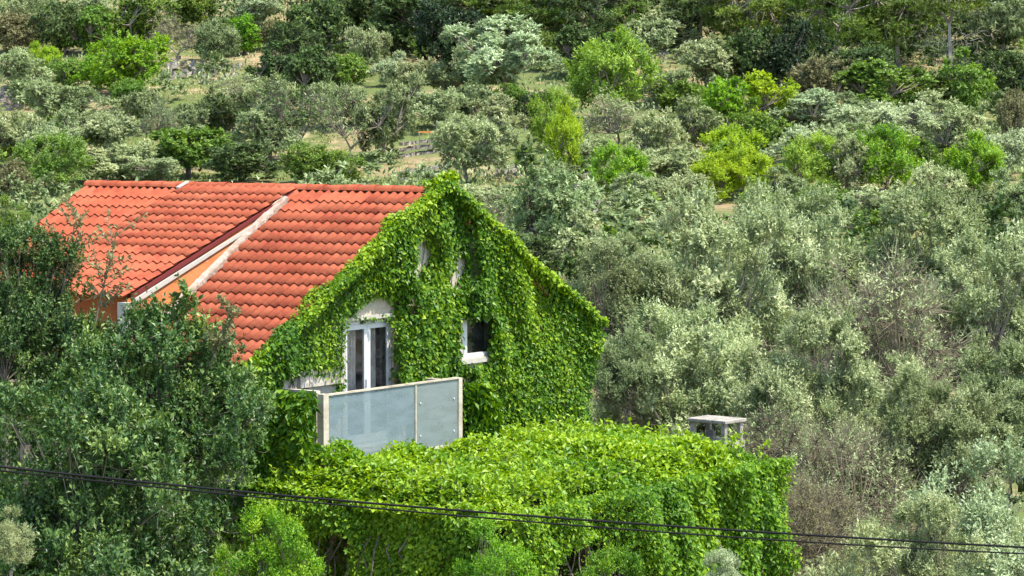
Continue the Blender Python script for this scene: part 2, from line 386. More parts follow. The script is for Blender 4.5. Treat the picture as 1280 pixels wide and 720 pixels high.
# mortar flashing along the foot of the cheek, uneven
nseg = 70; hs = np.linspace(.45, DH + .55, nseg); V = []; 
for h in hs:
    wd = .105 + rg.normal() * .012; lift = .125 + rg.normal() * .005
    for dt_, zz_ in ((.0, lift + .045), (-.03, lift + .02), (-wd, lift), (-wd - .01, .0)):
        V.append(DP(D0 - FL * h * .97 + dt_, h, mz(h) + zz_))
Q = np.array([[k * 4 + i_, k * 4 + i_ + 1, (k + 1) * 4 + i_ + 1, (k + 1) * 4 + i_] for k in range(nseg - 1) for i_ in range(3)])
wobj('mortar_flashing', V, Q, MORTAR, house)
# short white flashing piece where the dormer meets the ridge on its far side
V, Q = boxv(DP(D1 - .02, .12, mz(.12) + .16), RR * .07, norm(-W - Z * DTP) * .30, Z * .03); wobj('ridge_flashing', V, Q, WHITEP, house)
# bargeboards (red verge tiles) on the right rake and left rake
for s in (-1, 1):
    Vv = []
    for h in (0.02, HW):
        for d, zz_ in ((.09, .04), (.09, -.12), (.05, -.12), (.05, .04)): Vv.append(A + W * s * h + OUT * d + Z * (-h * TP + zz_ - .01))
    Q = np.array([[0, 1, 5, 4], [1, 2, 6, 5], [2, 3, 7, 6], [3, 0, 4, 7], [3, 2, 1, 0], [4, 5, 6, 7]]); wobj('verge_board', Vv, Q, TILE, house)
# ---- balcony door: frame, two leaves with panes, curtains behind
def gbox(x0, x1, z0, z1, d0, d1): return boxv(G(x0, z0, d0), W * (x1 - x0), OUT * (d1 - d0), Z * (z1 - z0))
GLASSD = mat('dark_glass', (.02, .022, .025), .06, .6)
def glass_mat(name, tint, mixf, rough=.05, ior=1.16):
    m = bpy.data.materials.new(name); m.use_nodes = True; t = m.node_tree; t.nodes.remove(t.nodes['Principled BSDF'])
    tr = t.nodes.new('ShaderNodeBsdfTransparent'); tr.inputs[0].default_value = (.86, .9, .9, 1)
    gl = t.nodes.new('ShaderNodeBsdfGlossy'); gl.inputs['Roughness'].default_value = rough
    df = t.nodes.new('ShaderNodeBsdfDiffuse'); df.inputs[0].default_value = (*tint, 1)
    fr = t.nodes.new('ShaderNodeFresnel'); fr.inputs[0].default_value = ior
    tc = t.nodes.new('ShaderNodeTexCoord'); n = t.nodes.new('ShaderNodeTexNoise'); n.inputs['Scale'].default_value = 2.3; n.inputs['Detail'].default_value = 7
    mp = t.nodes.new('ShaderNodeMapping'); mp.inputs['Scale'].default_value = (1, 1, 3); t.links.new(tc.outputs['Object'], mp.inputs[0]); t.links.new(mp.outputs[0], n.inputs['Vector'])
    mr = t.nodes.new('ShaderNodeMapRange'); mr.inputs[1].default_value = .35; mr.inputs[2].default_value = .7; mr.inputs[3].default_value = mixf - .1; mr.inputs[4].default_value = mixf + .12; t.links.new(n.outputs[0], mr.inputs[0])
    m1 = t.nodes.new('ShaderNodeMixShader'); t.links.new(mr.outputs[0], m1.inputs[0]); t.links.new(tr.outputs[0], m1.inputs[1]); t.links.new(df.outputs[0], m1.inputs[2])
    m2 = t.nodes.new('ShaderNodeMixShader'); t.links.new(fr.outputs[0], m2.inputs[0]); t.links.new(m1.outputs[0], m2.inputs[1]); t.links.new(gl.outputs[0], m2.inputs[2])
    t.links.new(m2.outputs[0], t.nodes['Material Output'].inputs[0]); return m
CLEAR = glass_mat('window_glass', (.07, .07, .08), .11)
PANEL1 = glass_mat('bluish_panel_glass', (.185, .24, .265), .60, .15); PANEL2 = glass_mat('grey_panel_glass', (.215, .255, .255), .63, .2)
CURT = mat('curtain_fabric', (.80, .66, .58), .9, .1, [(3, (.5, .4, .37), .4, .6)])
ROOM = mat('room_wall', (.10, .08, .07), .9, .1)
# a dark room box behind the door and one behind the window
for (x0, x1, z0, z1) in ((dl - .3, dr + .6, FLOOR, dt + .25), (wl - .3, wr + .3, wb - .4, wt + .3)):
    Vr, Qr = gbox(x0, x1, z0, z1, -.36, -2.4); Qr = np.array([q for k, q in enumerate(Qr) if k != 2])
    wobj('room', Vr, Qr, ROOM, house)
door = wobj('balcony_door', *join(gbox(dl + .003, dl + .04, FLOOR, dt - .003, -.11, -.05), gbox(dr - .04, dr - .003, FLOOR, dt - .003, -.11, -.05), gbox(dl + .04, dr - .04, dt - .08, dt - .003, -.11, -.05), gbox(dl + .04, dr - .04, FLOOR, FLOOR + .07, -.11, -.05)), FRAMEP, house)
mid = (dl + dr) / 2
for (x0, x1) in ((dl + .042, mid - .002), (mid + .002, dr - .042)):
    fw = .08
    wobj('door_leaf', *join(gbox(x0, x0 + fw, FLOOR + .075, dt - .083, -.09, -.045), gbox(x1 - fw, x1, FLOOR + .075, dt - .083, -.09, -.045), gbox(x0 + fw, x1 - fw, dt - .083 - fw, dt - .083, -.09, -.045), gbox(x0 + fw, x1 - fw, FLOOR + .075, FLOOR + .075 + .14, -.09, -.045)), FRAMEP, door)
    wobj('pane', *gbox(x0 + fw, x1 - fw, FLOOR + .215, dt - .083 - fw, -.07, -.06), CLEAR, door)
wobj('handle', *gbox(mid - .06, mid - .035, FLOOR + 1.0, FLOOR + 1.14, -.043, -.01), FRAMEP, door)
def curtain(x0, x1, z0, z1, d, folds):
    n = folds * 8; X = np.linspace(x0, x1, n); dd = d + .035 * np.sin(np.linspace(0, folds * 2 * math.pi, n)) + rg.normal(size=n) * .003
    V = [G(x, z0, q) for x, q in zip(X, dd)] + [G(x, z1, q * .6 + d * .4) for x, q in zip(X, dd)]
    return np.array(V), np.array([[i_, i_ + 1, n + i_ + 1, n + i_] for i_ in range(n - 1)])
for (x0, x1, f) in ((dl + .20, dl + .50, 4), (mid + .20, mid + .38, 3)):
    V, Q = curtain(x0, x1, FLOOR + .03, dt - .03, -.17, f); ob = wobj('curtain', V, Q, CURT, house, smooth=True)
# white reveal edge of the door
wobj('door_surround', *join(gbox(dl - .10, dl - .002, FLOOR, dt + .002, .0, .03), gbox(dl - .10, dr + .05, dt + .002, dt + .07, .0, .05)), WHITEP, house)
# ---- small window
win = wobj('window', *join(gbox(wl + .003, wl + .14, wb + .003, wt - .003, -.06, .02), gbox(wr - .07, wr - .003, wb + .003, wt - .003, -.06, .02), gbox(wl + .14, wr - .07, wt - .08, wt - .003, -.06, .02), gbox(wl + .14, wr - .07, wb + .003, wb + .08, -.06, .02)), FRAMEP, house)
wobj('pane', *gbox(wl + .141, wr - .071, wb + .081, wt - .081, -.03, -.02), CLEAR, win)
wobj('sill', *gbox(wl - .14, wr + .05, wb - .09, wb - .002, -.02, .10), WHITEP, win)
wobj('window_surround', *gbox(wl - .10, wl - .002, wb, wt + .03, .0, .03), WHITEP, win)
# ---- balcony
BD = 1.0
bl, bzt = onG(405, 493, BD); br, _ = onG(575, 480, BD); bzb = FLOOR - .03
balc = wobj('balcony', *boxv(G(bl, bzb - .12, 0.002), W * (br - bl), OUT * (BD - .002), Z * .12), MORTAR, house)
PT = bzt; PB = bzb + .002
def bbox(x0, x1, z0, z1, d0, d1): return gbox(x0, x1, z0, z1, BD + d0, BD + d1)
wobj('post', *bbox(bl - .03, bl + .10, PB - .13, PT + .0, -.10, .015), BEIGE, balc)
wobj('post', *bbox(br - .05, br + .05, PB - .13, PT - .02, -.10, .015), BEIGE, balc)
ms = bl + (br - bl) * .66
wobj('mullion', *bbox(ms - .02, ms + .008, PB + .04, PT - .05, -.04, .012), BEIGE, balc)
wobj('top_rail', *bbox(bl + .101, br - .051, PT - .032, PT - .003, -.045, .010), BEIGE, balc)
wobj('bottom_rail', *bbox(bl + .101, br - .051, PB, PB + .04, -.06, .012), BEIGE, balc)
wobj('glass_panel', *bbox(bl + .102, ms - .021, PB + .041, PT - .033, -.025, -.013), PANEL1, balc)
wobj('glass_panel', *bbox(ms + .021, br - .052, PB + .041, PT - .033, -.025, -.013), PANEL2, balc)
for z_ in (.25, .8):
    for x_ in (ms + .12, br - .18): wobj('clamp', *bbox(x_, x_ + .025, PB + z_, PB + z_ + .025, -.012, .004), FRAMEP, balc)
for (x_, sg_) in ((bl - .06, 1), (br + .01, -1)):          # masonry side walls of the balcony
    wobj('side_wall', *boxv(G(x_, PB - .17, 0.003), W * .1 * 1, OUT * (BD - .11), Z * (PT - PB + (.22 if sg_ > 0 else .1))), PLASTER, balc)
wobj('door_ledge', *gbox(dl - 1.25, dl - .12, PT + .0, PT + .26, 0.002, .08), PLASTER, house)
# ------------------------------------------------------------------ leafy surfaces
lumpA, lumpB, lumpC = Lump(11, 1.6), Lump(12, 5.0), Lump(13, .7)
def vine_leaves(rng, P, Nn, L, thick, down=.7, tint0=.5, tv=.2, hang=1.0):
    """leaves over a surface: P points, Nn outward normals"""
    n = len(P); th = thick * (.35 + .5 * (lumpA(P) + 1) + .5 * lumpB(P)); th = np.clip(th, .03, None)
    dep = rng.uniform(0, 1, n) ** .45
    Q = P + Nn * (th * dep)[:, None] + sph(rng, n) * .05
    D = norm(np.array([0, 0, -down]) + Nn * .35 + sph(rng, n) * .75)
    N = norm(Nn * .75 + np.array([0, 0, .45]) + sph(rng, n) * .55)
    l = L * rng.uniform(.45, 1.3, n) * (1 + .25 * lumpA(Q * .7 + 5))
    V, Q4 = leaves(Q, D, N, l, l * rng.uniform(.55, .85, n), .14, .16)
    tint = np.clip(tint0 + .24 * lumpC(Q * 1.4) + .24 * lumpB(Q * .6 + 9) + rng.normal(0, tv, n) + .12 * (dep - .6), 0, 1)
    return V, Q4, tint
def cat3(*ps):
    Vs, Fs, T, n = [], [], [], 0
    for V, Q, t in ps: Vs.append(V); Fs.append(Q + n); T.append(t); n += len(V)
    return np.concatenate(Vs), np.concatenate(Fs), np.concatenate(T)
vg = np.random.default_rng(21)
vine = empty('climbing_vine', G(2.5, GZ0, .2), 'bright green climbing vine covering the gable wall round the balcony', 'vine')
def gable_points(n):
    x = vg.uniform(-5.0, 4.85, n); z = vg.uniform(-9.4, A[2] + .12, n)
    topz = A[2] + .10 - np.abs(x) * TP
    k = (z < topz); x, z = x[k], z[k]
    d = np.full(len(x), .02)
    # fewer leaves low down, where the canopy hides the wall
    k = (z > FLOOR - 1.2) | (vg.uniform(size=len(x)) < .35); k &= ~((lumpB(np.stack([x * 1.3, z * 1.3, x * 0 + 2], 1)) < -.92) & (vg.uniform(size=len(x)) < .8)); x, z, d = x[k], z[k], d[k]
    P = G(0, 0)[None] * 0 + A + W * x[:, None] + OUT * d[:, None]; P[:, 2] = z
    # picture positions are used to read off the bare patches once; they are turned into wall areas
    def ell(px, py, rx, ry, dd=0):
        cx, cz = onG(px, py, .15); ex, _ = onG(px + rx, py, .15); _, ez = onG(px, py - ry, .15)
        q = ((x - cx) / abs(ex - cx)) ** 2 + ((z - cz) / abs(ez - cz)) ** 2
        qs.append(q); return q + .35 * lumpB(P) < 1
    bad = np.zeros(len(x), bool); qs = []
    for e in ((533, 317, 10, 17), (525, 340, 8, 11), (579, 331, 9, 15), (572, 350, 8, 10), (480, 384, 20, 12), (462, 390, 14, 7), (386, 481, 32, 13), (410, 485, 18, 11), (640, 455, 5, 7)): bad |= ell(*e)
    bad |= (x > dl - .14) & (x < dr - .14 + .1 * lumpB(P)) & (z > FLOOR - .1) & (z < dt + .05 + .06 * lumpB(P))
    bad |= (x > wl - .22) & (x < wr - .42 + .05 * lumpB(P)) & (z > wb - .12 + .05 * lumpB(P)) & (z < wt - .02)
    bad |= (x > bl + .4) & (x < br - .15) & (z > FLOOR - .6) & (z < FLOOR + .75)
    near_ = np.min(np.array(qs), 0) < 3.2; return P[~bad], near_[~bad]
P, nearp = gable_points(190000)
xw = (P - A) @ W
thick = np.where((xw > dl - .9) & (xw < dl + .02) & (P[:, 2] > FLOOR), .10, .28 + .08 * lumpC(P * 1.3)); thick = np.where(nearp, .05, thick)
thick = np.where((xw > wl - .7) & (xw < wl), .10, thick)
sets = [vine_leaves(vg, P, np.repeat(OUT[None], len(P), 0), .078, thick, tint0=.42)]
# rakes: vine spilling over both roof edges
for s, n, up in ((-1, 13000, .15), (1, 22000, .24)):
    h = vg.uniform(0, 4.98 if s > 0 else 5.05, n); cur = (.08 + .16 * (lumpA((A + W * s * h[:, None])) + .6)) * (vg.uniform(size=n) ** .6)
    if s < 0: cur *= np.clip(.5 + .5 * lumpB(A + W * s * h[:, None]), 0, 1)
    Pp = A + W * s * h[:, None] + RR * (vg.uniform(-.28, .30, n) * 1.0)[:, None]; Pp[:, 2] += -h * TP + .02 + cur * up * (1.5 if s > 0 else 3)
    k = np.ones(n, bool)
    if s < 0: k = ((Pp - A) @ RR) < .02 + .22 * np.clip(lumpB(Pp * .8), 0, 1)
    if s > 0:
        k = ~((((h - 4.72) / .05) ** 2 < 1) | (((h - .95) / .05) ** 2 < 1))
    Pp = Pp[k]; sets.append(vine_leaves(vg, Pp, np.repeat(norm(OUT + Z * .9)[None], len(Pp), 0), .085, .14, tint0=.62))
# right hand side of the house, seen at its edge
n = 9000; t = vg.uniform(0, 3, n); z = vg.uniform(-8, eave + .1, n); Pp = G(WW, 0) + RR * t[:, None]; Pp[:, 2] = z
sets.append(vine_leaves(vg, Pp, np.repeat(W[None], n, 0), .125, .3, tint0=.5))
n = 9000; Pp = G(4.82, A[2] - 5 * TP - .2) + sph(vg, n) * (vg.uniform(0, 1, (n, 1)) ** .4) * np.array([.26, .26, .40]); k = Pp[:, 2] < A[2] - 4.75 * TP
sets.append(vine_leaves(vg, Pp[k], norm(Pp[k] - G(5.0, A[2] - 5.1 * TP) + 1e-4), .085, .08, tint0=.55))
# left hand side wall and balcony side, lobe of vine beside the balcony
n = 19000; t = vg.uniform(0, 8, n); z = vg.uniform(-9.4, eave - .05, n); Pp = G(-WW, 0) + RR * t[:, None]; Pp[:, 2] = z
k = ~((t < .8) & (z < -5.2 + .3 * lumpA(Pp)) & (z > -5.75)); sets.append(vine_leaves(vg, Pp[k], np.repeat(-W[None], k.sum(), 0), .125, .28, tint0=.38))
n = 9000; d = vg.uniform(0, BD + .02, n); z = vg.uniform(FLOOR - .75, PT + .06, n); Pp = G(bl - .12, 0) + OUT * d[:, None]; Pp[:, 2] = z
sets.append(vine_leaves(vg, Pp, np.repeat(-W[None], n, 0), .125, .42, tint0=.5))
n = 2500; d = vg.uniform(-.1, .35, n); z = vg.uniform(FLOOR - .2, PT - .15, n); Pp = G(br + .12, 0, .3) + W * d[:, None] + OUT * .5; Pp[:, 2] = z
sets.append(vine_leaves(vg, Pp, np.repeat(norm(OUT + W)[None], n, 0), .125, .45, tint0=.5))
# plume standing up behind the apex
n = 2600; tt_ = vg.uniform(0, 1, n); Pp = A + RR * .0 + W * (.05 + .42 * tt_[:, None]) + Z * (-.08 + .24 * tt_[:, None]) + sph(vg, n) * (.17 * (1 - tt_ * .55))[:, None]
sets.append(vine_leaves(vg, Pp, np.repeat(norm(OUT + Z)[None], n, 0), .10, .08, tint0=.85, down=-.2))
# loose shoots poking out along edges
V, Q, T = cat3(*sets)
wobj('foliage', V, Q, LM['vine'], vine, tint=T)
# woody stems climbing the wall
P0, P1, r0, r1 = [], [], [], []
for k in range(26):
    x = vg.uniform(-4.5, 4.5); z = -9.4; p = G(x, z, .03)
    while z < A[2] - abs(x) * TP - .3:
        x += vg.normal() * .12; z += .3
        if dl - .2 < x < dr + .1 and z > FLOOR - .3 or (wl - .2 < x < wr + .1 and wb - .3 < z < wt + .2): break
        q = G(x, z, .03); P0.append(p); P1.append(q); r0.append(.022 - .012 * (z + 9.4) / 8); r1.append(.021 - .012 * (z + 9.4) / 8); p = q
V, Q = tubes(P0, P1, r0, r1); wobj('stem', V, Q, BARK, vine)['kind'] = 'stuff'
# ------------------------------------------------------------------ pergola under its canopy of vine
CZ = -5.86                                                  # height of the canopy
def PG(x, d, z): return G(x, z, d)
PX0, PX1, PD0, PD1 = -4.9, 3.4, .25, 4.9
pbase = PG(-.5, 2.5, -9.55)
perg = empty('pergola', pbase, 'dark wooden pergola hidden beneath the thick green vine canopy', 'pergola')
for x in (PX0 + .5, -2.2, .8, PX1 - .9):
    for d in (PD1 - .4, 2.5):
        wobj('post', *boxv(PG(x, d, -9.6), W * .14, OUT * .14, Z * (CZ + 9.6 - .33)), WOODD, perg)
for d in (PD1 - .4, 2.5, .6): wobj('beam', *boxv(PG(PX0 + .2, d, CZ - .33), W * (PX1 - PX0 - .4), OUT * .12, Z * .14), WOODD, perg)
for x in np.arange(PX0 + .4, PX1 - .2, .62): wobj('rafter', *boxv(PG(x, PD0 + .1, CZ - .188), W * .07, OUT * (PD1 - PD0 - .2), Z * .1), WOODD, perg)
can = empty('canopy_vine', PG(.5, 3.2, -9.5), 'light green vine canopy spread over the pergola and hanging down its sides', 'vine')
cg = np.random.default_rng(31)
def cs(n, fx, fd, fz, nrm_, th, L=.088, tint0=.55, keep=None, down=.7):
    P = A + W * fx[:, None] + OUT * fd[:, None]; P[:, 2] = fz
    if keep is not None: P = P[keep(P, fx, fd, fz)]
    return vine_leaves(cg, P, np.repeat(norm(np.array(nrm_))[None], len(P), 0), L, th, tint0=tint0, down=down)
lumpD = Lump(41, .9)
S2 = []
n = 80000; fx = cg.uniform(PX0 - .22, PX1 + .2, n); fd = cg.uniform(PD0 - .2, PD1 + .25, n)
rim = np.minimum(np.minimum(fx - PX0, PX1 - fx), PD1 - fd); fz = CZ + .10 - .32 * np.clip(1 - rim / .55, 0, 1) ** 2 + .13 * lumpD(A + W * fx[:, None] + OUT * fd[:, None])
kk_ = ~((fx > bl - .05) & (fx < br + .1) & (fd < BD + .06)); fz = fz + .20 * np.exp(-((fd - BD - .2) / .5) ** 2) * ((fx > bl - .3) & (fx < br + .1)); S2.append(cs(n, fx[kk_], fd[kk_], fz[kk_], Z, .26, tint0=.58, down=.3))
n = 56000; fx = cg.uniform(PX0, PX1, n); fz = CZ + .0 - 3.8 * cg.uniform(size=n) ** 1.1
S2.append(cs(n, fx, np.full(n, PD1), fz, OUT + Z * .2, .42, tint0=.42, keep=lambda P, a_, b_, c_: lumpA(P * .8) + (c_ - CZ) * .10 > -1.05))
n = 42000; fd = cg.uniform(.2, PD1, n); fz = CZ - .1 - 3.7 * cg.uniform(size=n) ** 1.1
gapL = lambda P, a_, b_, c_: (lumpA(P * .8 + 3) + (c_ - CZ) * .12 > -1.1) & ~((b_ > 1.55) & (b_ < 2.2) & (c_ < CZ - .55 + .15 * lumpB(P)))
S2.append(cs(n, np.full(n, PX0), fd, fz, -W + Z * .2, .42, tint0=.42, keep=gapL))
n = 30000; fd = cg.uniform(.2, PD1, n); fz = CZ - .1 - 3.7 * cg.uniform(size=n)
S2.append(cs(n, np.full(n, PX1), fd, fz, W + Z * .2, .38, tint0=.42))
n = 9000; fx = cg.uniform(4.2, 5.2, n) * 0 + cg.uniform(3.6, 5.2, n); fd = cg.uniform(-.4, 1.0, n); S2.append(cs(n, fx, fd, CZ - .1 - .5 * cg.uniform(size=n), Z + OUT * .3, .3, tint0=.7, down=.1))
V, Q, T = cat3(*S2)
wobj('foliage', V, Q, LM['canopy'], can, tint=T)
# woody canes inside and free shoots on top
P0, P1, r0, r1 = [], [], [], []
SP, SD = [], []
for k in range(420):
    x = cg.uniform(PX0, PX1); d = cg.uniform(PD0, PD1)
    if bl - .2 < x < br + .2 and d < BD + .3: continue
    p = PG(x, d, CZ + .12); v = norm(np.array([cg.normal() * .4, cg.normal() * .4, 1.0]))
    for j_ in range(5):
        q = p + v * .07; v = norm(v + sph(cg, 1)[0] * .35); P0.append(p); P1.append(q); r0.append(.005); r1.append(.004); p = q
        for _ in range(3): SP.append(q); SD.append(v)
for k in range(160):
    edge = cg.integers(3); z = CZ - .1; a_ = cg.uniform(0, 1)
    p = PG(PX0 + (PX1 - PX0) * a_, PD1 - .1, z) if edge == 0 else PG(PX0 + .1, PD1 * a_, z) if edge == 1 else PG(PX1 - .1, PD1 * a_, z)
    while p[2] > -9.4:
        q = p + np.array([cg.normal() * .1, cg.normal() * .1, -.3]); P0.append(p); P1.append(q); r0.append(.014); r1.append(.014); p = q
V, Q = tubes(P0, P1, r0, r1, 3); wobj('stem', V, Q, BARK, can)['kind'] = 'stuff'
SP, SD = np.array(SP), np.array(SD); n = len(SP)
V, Q = leaves(SP, norm(SD * .3 + sph(cg, n)), norm(Z + sph(cg, n) * .6), .11 * cg.uniform(.6, 1.2, n), .06, .14, .15)
wobj('shoot', V, Q, LM['canopy'], can, tint=cg.uniform(.6, 1, n))
#TREES#
# ------------------------------------------------------------------ trees
def bez(p, a, q, n=5):
    t = np.linspace(0, 1, n + 1)[:, None]; return p * (1 - t) ** 2 + a * 2 * t * (1 - t) + q * t ** 2
def make_crown(seed, n_cl, shoots, per, sl, L, Wd, cr=(.2, .36), flat=1.0, up=.25, low=-.55, cz=1.12, rz=.86, lobes=.28, nl=0, lr=.36, nbias=.8, tri=True):
    """unit tree (half width 1, height 2): returns leaf arrays and clump centres. Shoots of leaves radiate from clumps spread through the crown"""
    g = np.random.default_rng(seed); lf = Lump(seed + 500, 2.2)
    c = []
    while len(c) < n_cl:
        d = sph(g, 1)[0]
        if d[2] < low: continue
        f = g.uniform(.35, .92) if g.uniform() < .4 else g.uniform(.68, .95)
        rad = 1 + lobes * lf(d[None])[0]
        p = d * f * rad * np.array([.80, .80, rz * .86])
        if all(np.linalg.norm((p - q) / np.array([1, 1, flat])) > .9 / n_cl ** .42 for q in c[-40:]) or g.uniform() < .25: c.append(p)
    if nl:                                               # billows: clumps gathered on the outer side of a few large lobes
        lob = []
        while len(lob) < nl:
            d = sph(g, 1)[0]
            if d[2] < low: continue
            p = d * (g.uniform(.55, .78) if len(lob) > nl // 4 else .3) * (1 + lobes * lf(d[None])[0]) * np.array([.86, .86, rz * .9])
            if all(np.linalg.norm(p - q) > .75 * lr for q in lob) or g.uniform() < .06: lob.append(p)
        c, ow = [], []; lobr = g.uniform(.75, 1.25, nl) * lr
        for k_ in range(n_cl):
            j_ = k_ % nl; d = norm(sph(g, 1)[0] + norm(lob[j_]) * .55 + np.array([0, 0, .35])); c.append(lob[j_] + d * lobr[j_] * g.uniform(.55, 1.0)); ow.append(d)
        for k_ in range(0, n_cl, 3): c[k_] = sph(g, 1)[0] * g.uniform(.1, .55) * np.array([1, 1, rz]) - np.array([0, 0, .1])
        ow = np.array(ow)
    c = np.array(c); crs = g.uniform(*cr, n_cl) * (1.15 - .35 * np.clip(np.linalg.norm(c, axis=1), 0, 1.2))
    tone = g.normal(0, .13, n_cl)
    idx = np.repeat(np.arange(n_cl), shoots); n = len(idx)
    outw = norm(ow[idx] + .3 * norm(c[idx])) if nl else norm(c[idx]); d = norm(sph(g, n) + outw * .55 + np.array([0, 0, up])); d[:, 2] *= flat ** .5
    st = c[idx] + d * (crs[idx] * g.uniform(.15, .9, n))[:, None] * np.array([1, 1, flat])
    sd_ = norm(d * .8 + sph(g, n) * .45 + np.array([0, 0, up])); ln = sl * g.uniform(.5, 1.35, n)
    i2 = np.repeat(np.arange(n), per); m = len(i2); t = g.uniform(0, 1, m)
    P = st[i2] + sd_[i2] * (ln[i2] * t)[:, None] + np.array([0, 0, 1.]) * (up * .5 * ln[i2] * t ** 2)[:, None] + sph(g, m) * (sl * .10)
    D = norm(sd_[i2] * .7 + sph(g, m) * .75); N = norm((d[i2] + outw[i2]) * .6 * nbias + np.array([0, 0, .55]) + sph(g, m) * .6)
    l = L * g.uniform(.6, 1.3, m); P[:, 2] += cz
    V, Q = tri_leaves(P, D, N, l * 1.1, l * Wd * 1.25 * g.uniform(.7, 1.2, m), .12) if tri else leaves(P, D, N, l, l * Wd * g.uniform(.7, 1.2, m), .12, .12)
    tint = np.clip(.42 + tone[idx[i2]] + .16 * t + g.normal(0, .13, m), 0, 1)
    return V, Q, tint, c + np.array([0, 0, cz]), crs
def make_wood(seed, centres, crs, r=.07, twigs=6, trunk_h=.45, lean=.12, fork=3, twl=1.0, trr=None, fine=0):
    g = np.random.default_rng(seed + 900); P0, P1, a, b = [], [], [], []
    def path(pts, ra, rb):
        k = len(pts) - 1; rr_ = np.linspace(ra, rb, k + 1)
        for i_ in range(k): P0.append(pts[i_]); P1.append(pts[i_ + 1] + (pts[i_ + 1] - pts[i_]) * .04); a.append(rr_[i_]); b.append(rr_[i_ + 1])
    top = np.array([g.normal() * lean, g.normal() * lean, trunk_h]); base = np.array([0, 0, -.12])
    mid_ = (base + top) / 2 + np.array([g.normal(), g.normal(), 0]) * lean * .5
    path(bez(base, mid_, top, 4), r * 1.35, r * .8)
    forks = []
    for k in range(fork):
        an = 6.28 * (k + g.uniform(-.3, .3)) / fork; q = top + np.array([math.cos(an) * .34, math.sin(an) * .34, g.uniform(.22, .48)])
        path(bez(top, top + (q - top) * .5 + np.array([0, 0, .05]) + sph(g, 1)[0] * .05, q, 4), r * .62, r * .42); forks.append(q)
    for c, cr_ in zip(centres, crs):
        f = min(forks, key=lambda q: np.linalg.norm(q - c)); mdp = (f + c) / 2 + sph(g, 1)[0] * .12 * np.linalg.norm(c - f)
        path(bez(f, mdp, c, 5), r * .34, r * .10)
        for _ in range(twigs):
            d = norm(sph(g, 1)[0] + norm(c - np.array([0, 0, .8])) * .7); e = c + d * cr_ * g.uniform(.8, 1.5) * twl
            path(bez(c, (c + e) / 2 + sph(g, 1)[0] * .06, e, 3), r * .085, r * .03)
    if fine:                                             # fine dry twigs filling the shaded underside of the crown
        q = sph(g, fine); q[:, 2] = -np.abs(q[:, 2]) * .75; q = q * g.uniform(.45, .98, (fine, 1)) * np.array([.9, .9, .9]) + np.array([0, 0, 1.0])
        d = norm(sph(g, fine) + norm(q - np.array([0, 0, .9])) * .8); L_ = g.uniform(.07, .2, fine)[:, None]; m_ = q + d * L_ * .5 + sph(g, fine) * .02; e_ = m_ + norm(d + sph(g, fine) * .5) * L_ * .6
        P0 += list(q) + list(m_); P1 += list(m_) + list(e_); a += [.004] * fine + [.003] * fine; b += [.003] * fine + [.0015] * fine
    return tubes(P0, P1, np.array(a), np.array(b), 4 if r > .03 else 3)
protos = {}
def proto(style, seeds, **k):
    wk = k.pop('wood', {}); protos[style] = []
    for s in seeds:
        V, Q, T, c, crs = make_crown(s, **k); wv, wq = make_wood(s, c, crs, **wk)
        cm = mesh('crown', V, Q, LM['olive'], tint=T); wm = mesh('trunk', wv, wq, BARK); protos[style].append((cm, wm))
# far hillside kinds
proto('fine', range(1, 6), nl=18, lr=.30, n_cl=120, shoots=17, per=12, sl=.11, L=.058, Wd=.46, cr=(.12, .2), low=-.85, cz=.94, rz=1.02, wood=dict(r=.055, twigs=2))
proto('broad', range(11, 16), nl=18, lr=.29, n_cl=104, shoots=14, per=11, sl=.10, L=.072, Wd=.62, cr=(.15, .28), lobes=.34, low=-.85, cz=.94, rz=1.02, wood=dict(r=.06, twigs=2))
proto('feather', range(21, 25), n_cl=54, shoots=26, per=12, sl=.22, L=.062, Wd=.45, cr=(.12, .24), up=.6, lobes=.35, low=-.8, cz=.96, rz=1.0, wood=dict(r=.045, twigs=3))
proto('pine', range(31, 36), n_cl=60, shoots=28, per=11, sl=.11, L=.062, Wd=.30, cr=(.22, .36), flat=.42, up=.5, low=-.85, cz=1.02, rz=.95, lobes=.45, wood=dict(r=.045, twigs=3, trunk_h=.75))
proto('bush', range(41, 45), nl=17, lr=.30, n_cl=96, shoots=15, per=11, sl=.12, L=.07, Wd=.5, cr=(.2, .34), low=-.8, cz=.92, rz=1.08, lobes=.25, wood=dict(r=.035, twigs=2, trunk_h=.3))
proto('sparse', range(51, 54), n_cl=30, shoots=9, per=8, sl=.22, L=.08, Wd=.36, cr=(.15, .3), lobes=.4, wood=dict(r=.05, twigs=14, twl=1.25))
# near kinds with finer leaves and more of them
proto('nearolive', (61, 62, 63), nl=22, lr=.30, n_cl=250, shoots=33, per=12, sl=.12, L=.033, Wd=.42, cr=(.09, .15), low=-.38, cz=1.02, rz=.96, lobes=.38, up=.4, wood=dict(r=.022, twigs=6, twl=1.1, trunk_h=.28, fine=900))
proto('nearsparse', (71, 72), n_cl=110, shoots=26, per=10, sl=.15, L=.038, Wd=.38, cr=(.16, .28), low=-.75, cz=1.0, rz=.98, lobes=.3, wood=dict(r=.04, twigs=18, twl=1.2, trunk_h=.4))
proto('nearbroad', (81, 82), tri=False, nl=44, lr=.23, n_cl=330, shoots=22, per=12, sl=.10, L=.038, Wd=.52, cr=(.11, .21), low=-.85, cz=1.0, rz=1.05, lobes=.22, up=.5, wood=dict(r=.018, twigs=4, trunk_h=.35))
proto('nearshrub', (91, 92), tri=False, nl=18, lr=.28, n_cl=120, shoots=24, per=12, sl=.16, L=.046, Wd=.46, cr=(.1, .18), low=-.9, cz=.95, rz=1.08, lobes=.28, up=.45, wood=dict(r=.025, twigs=8, trunk_h=.3))
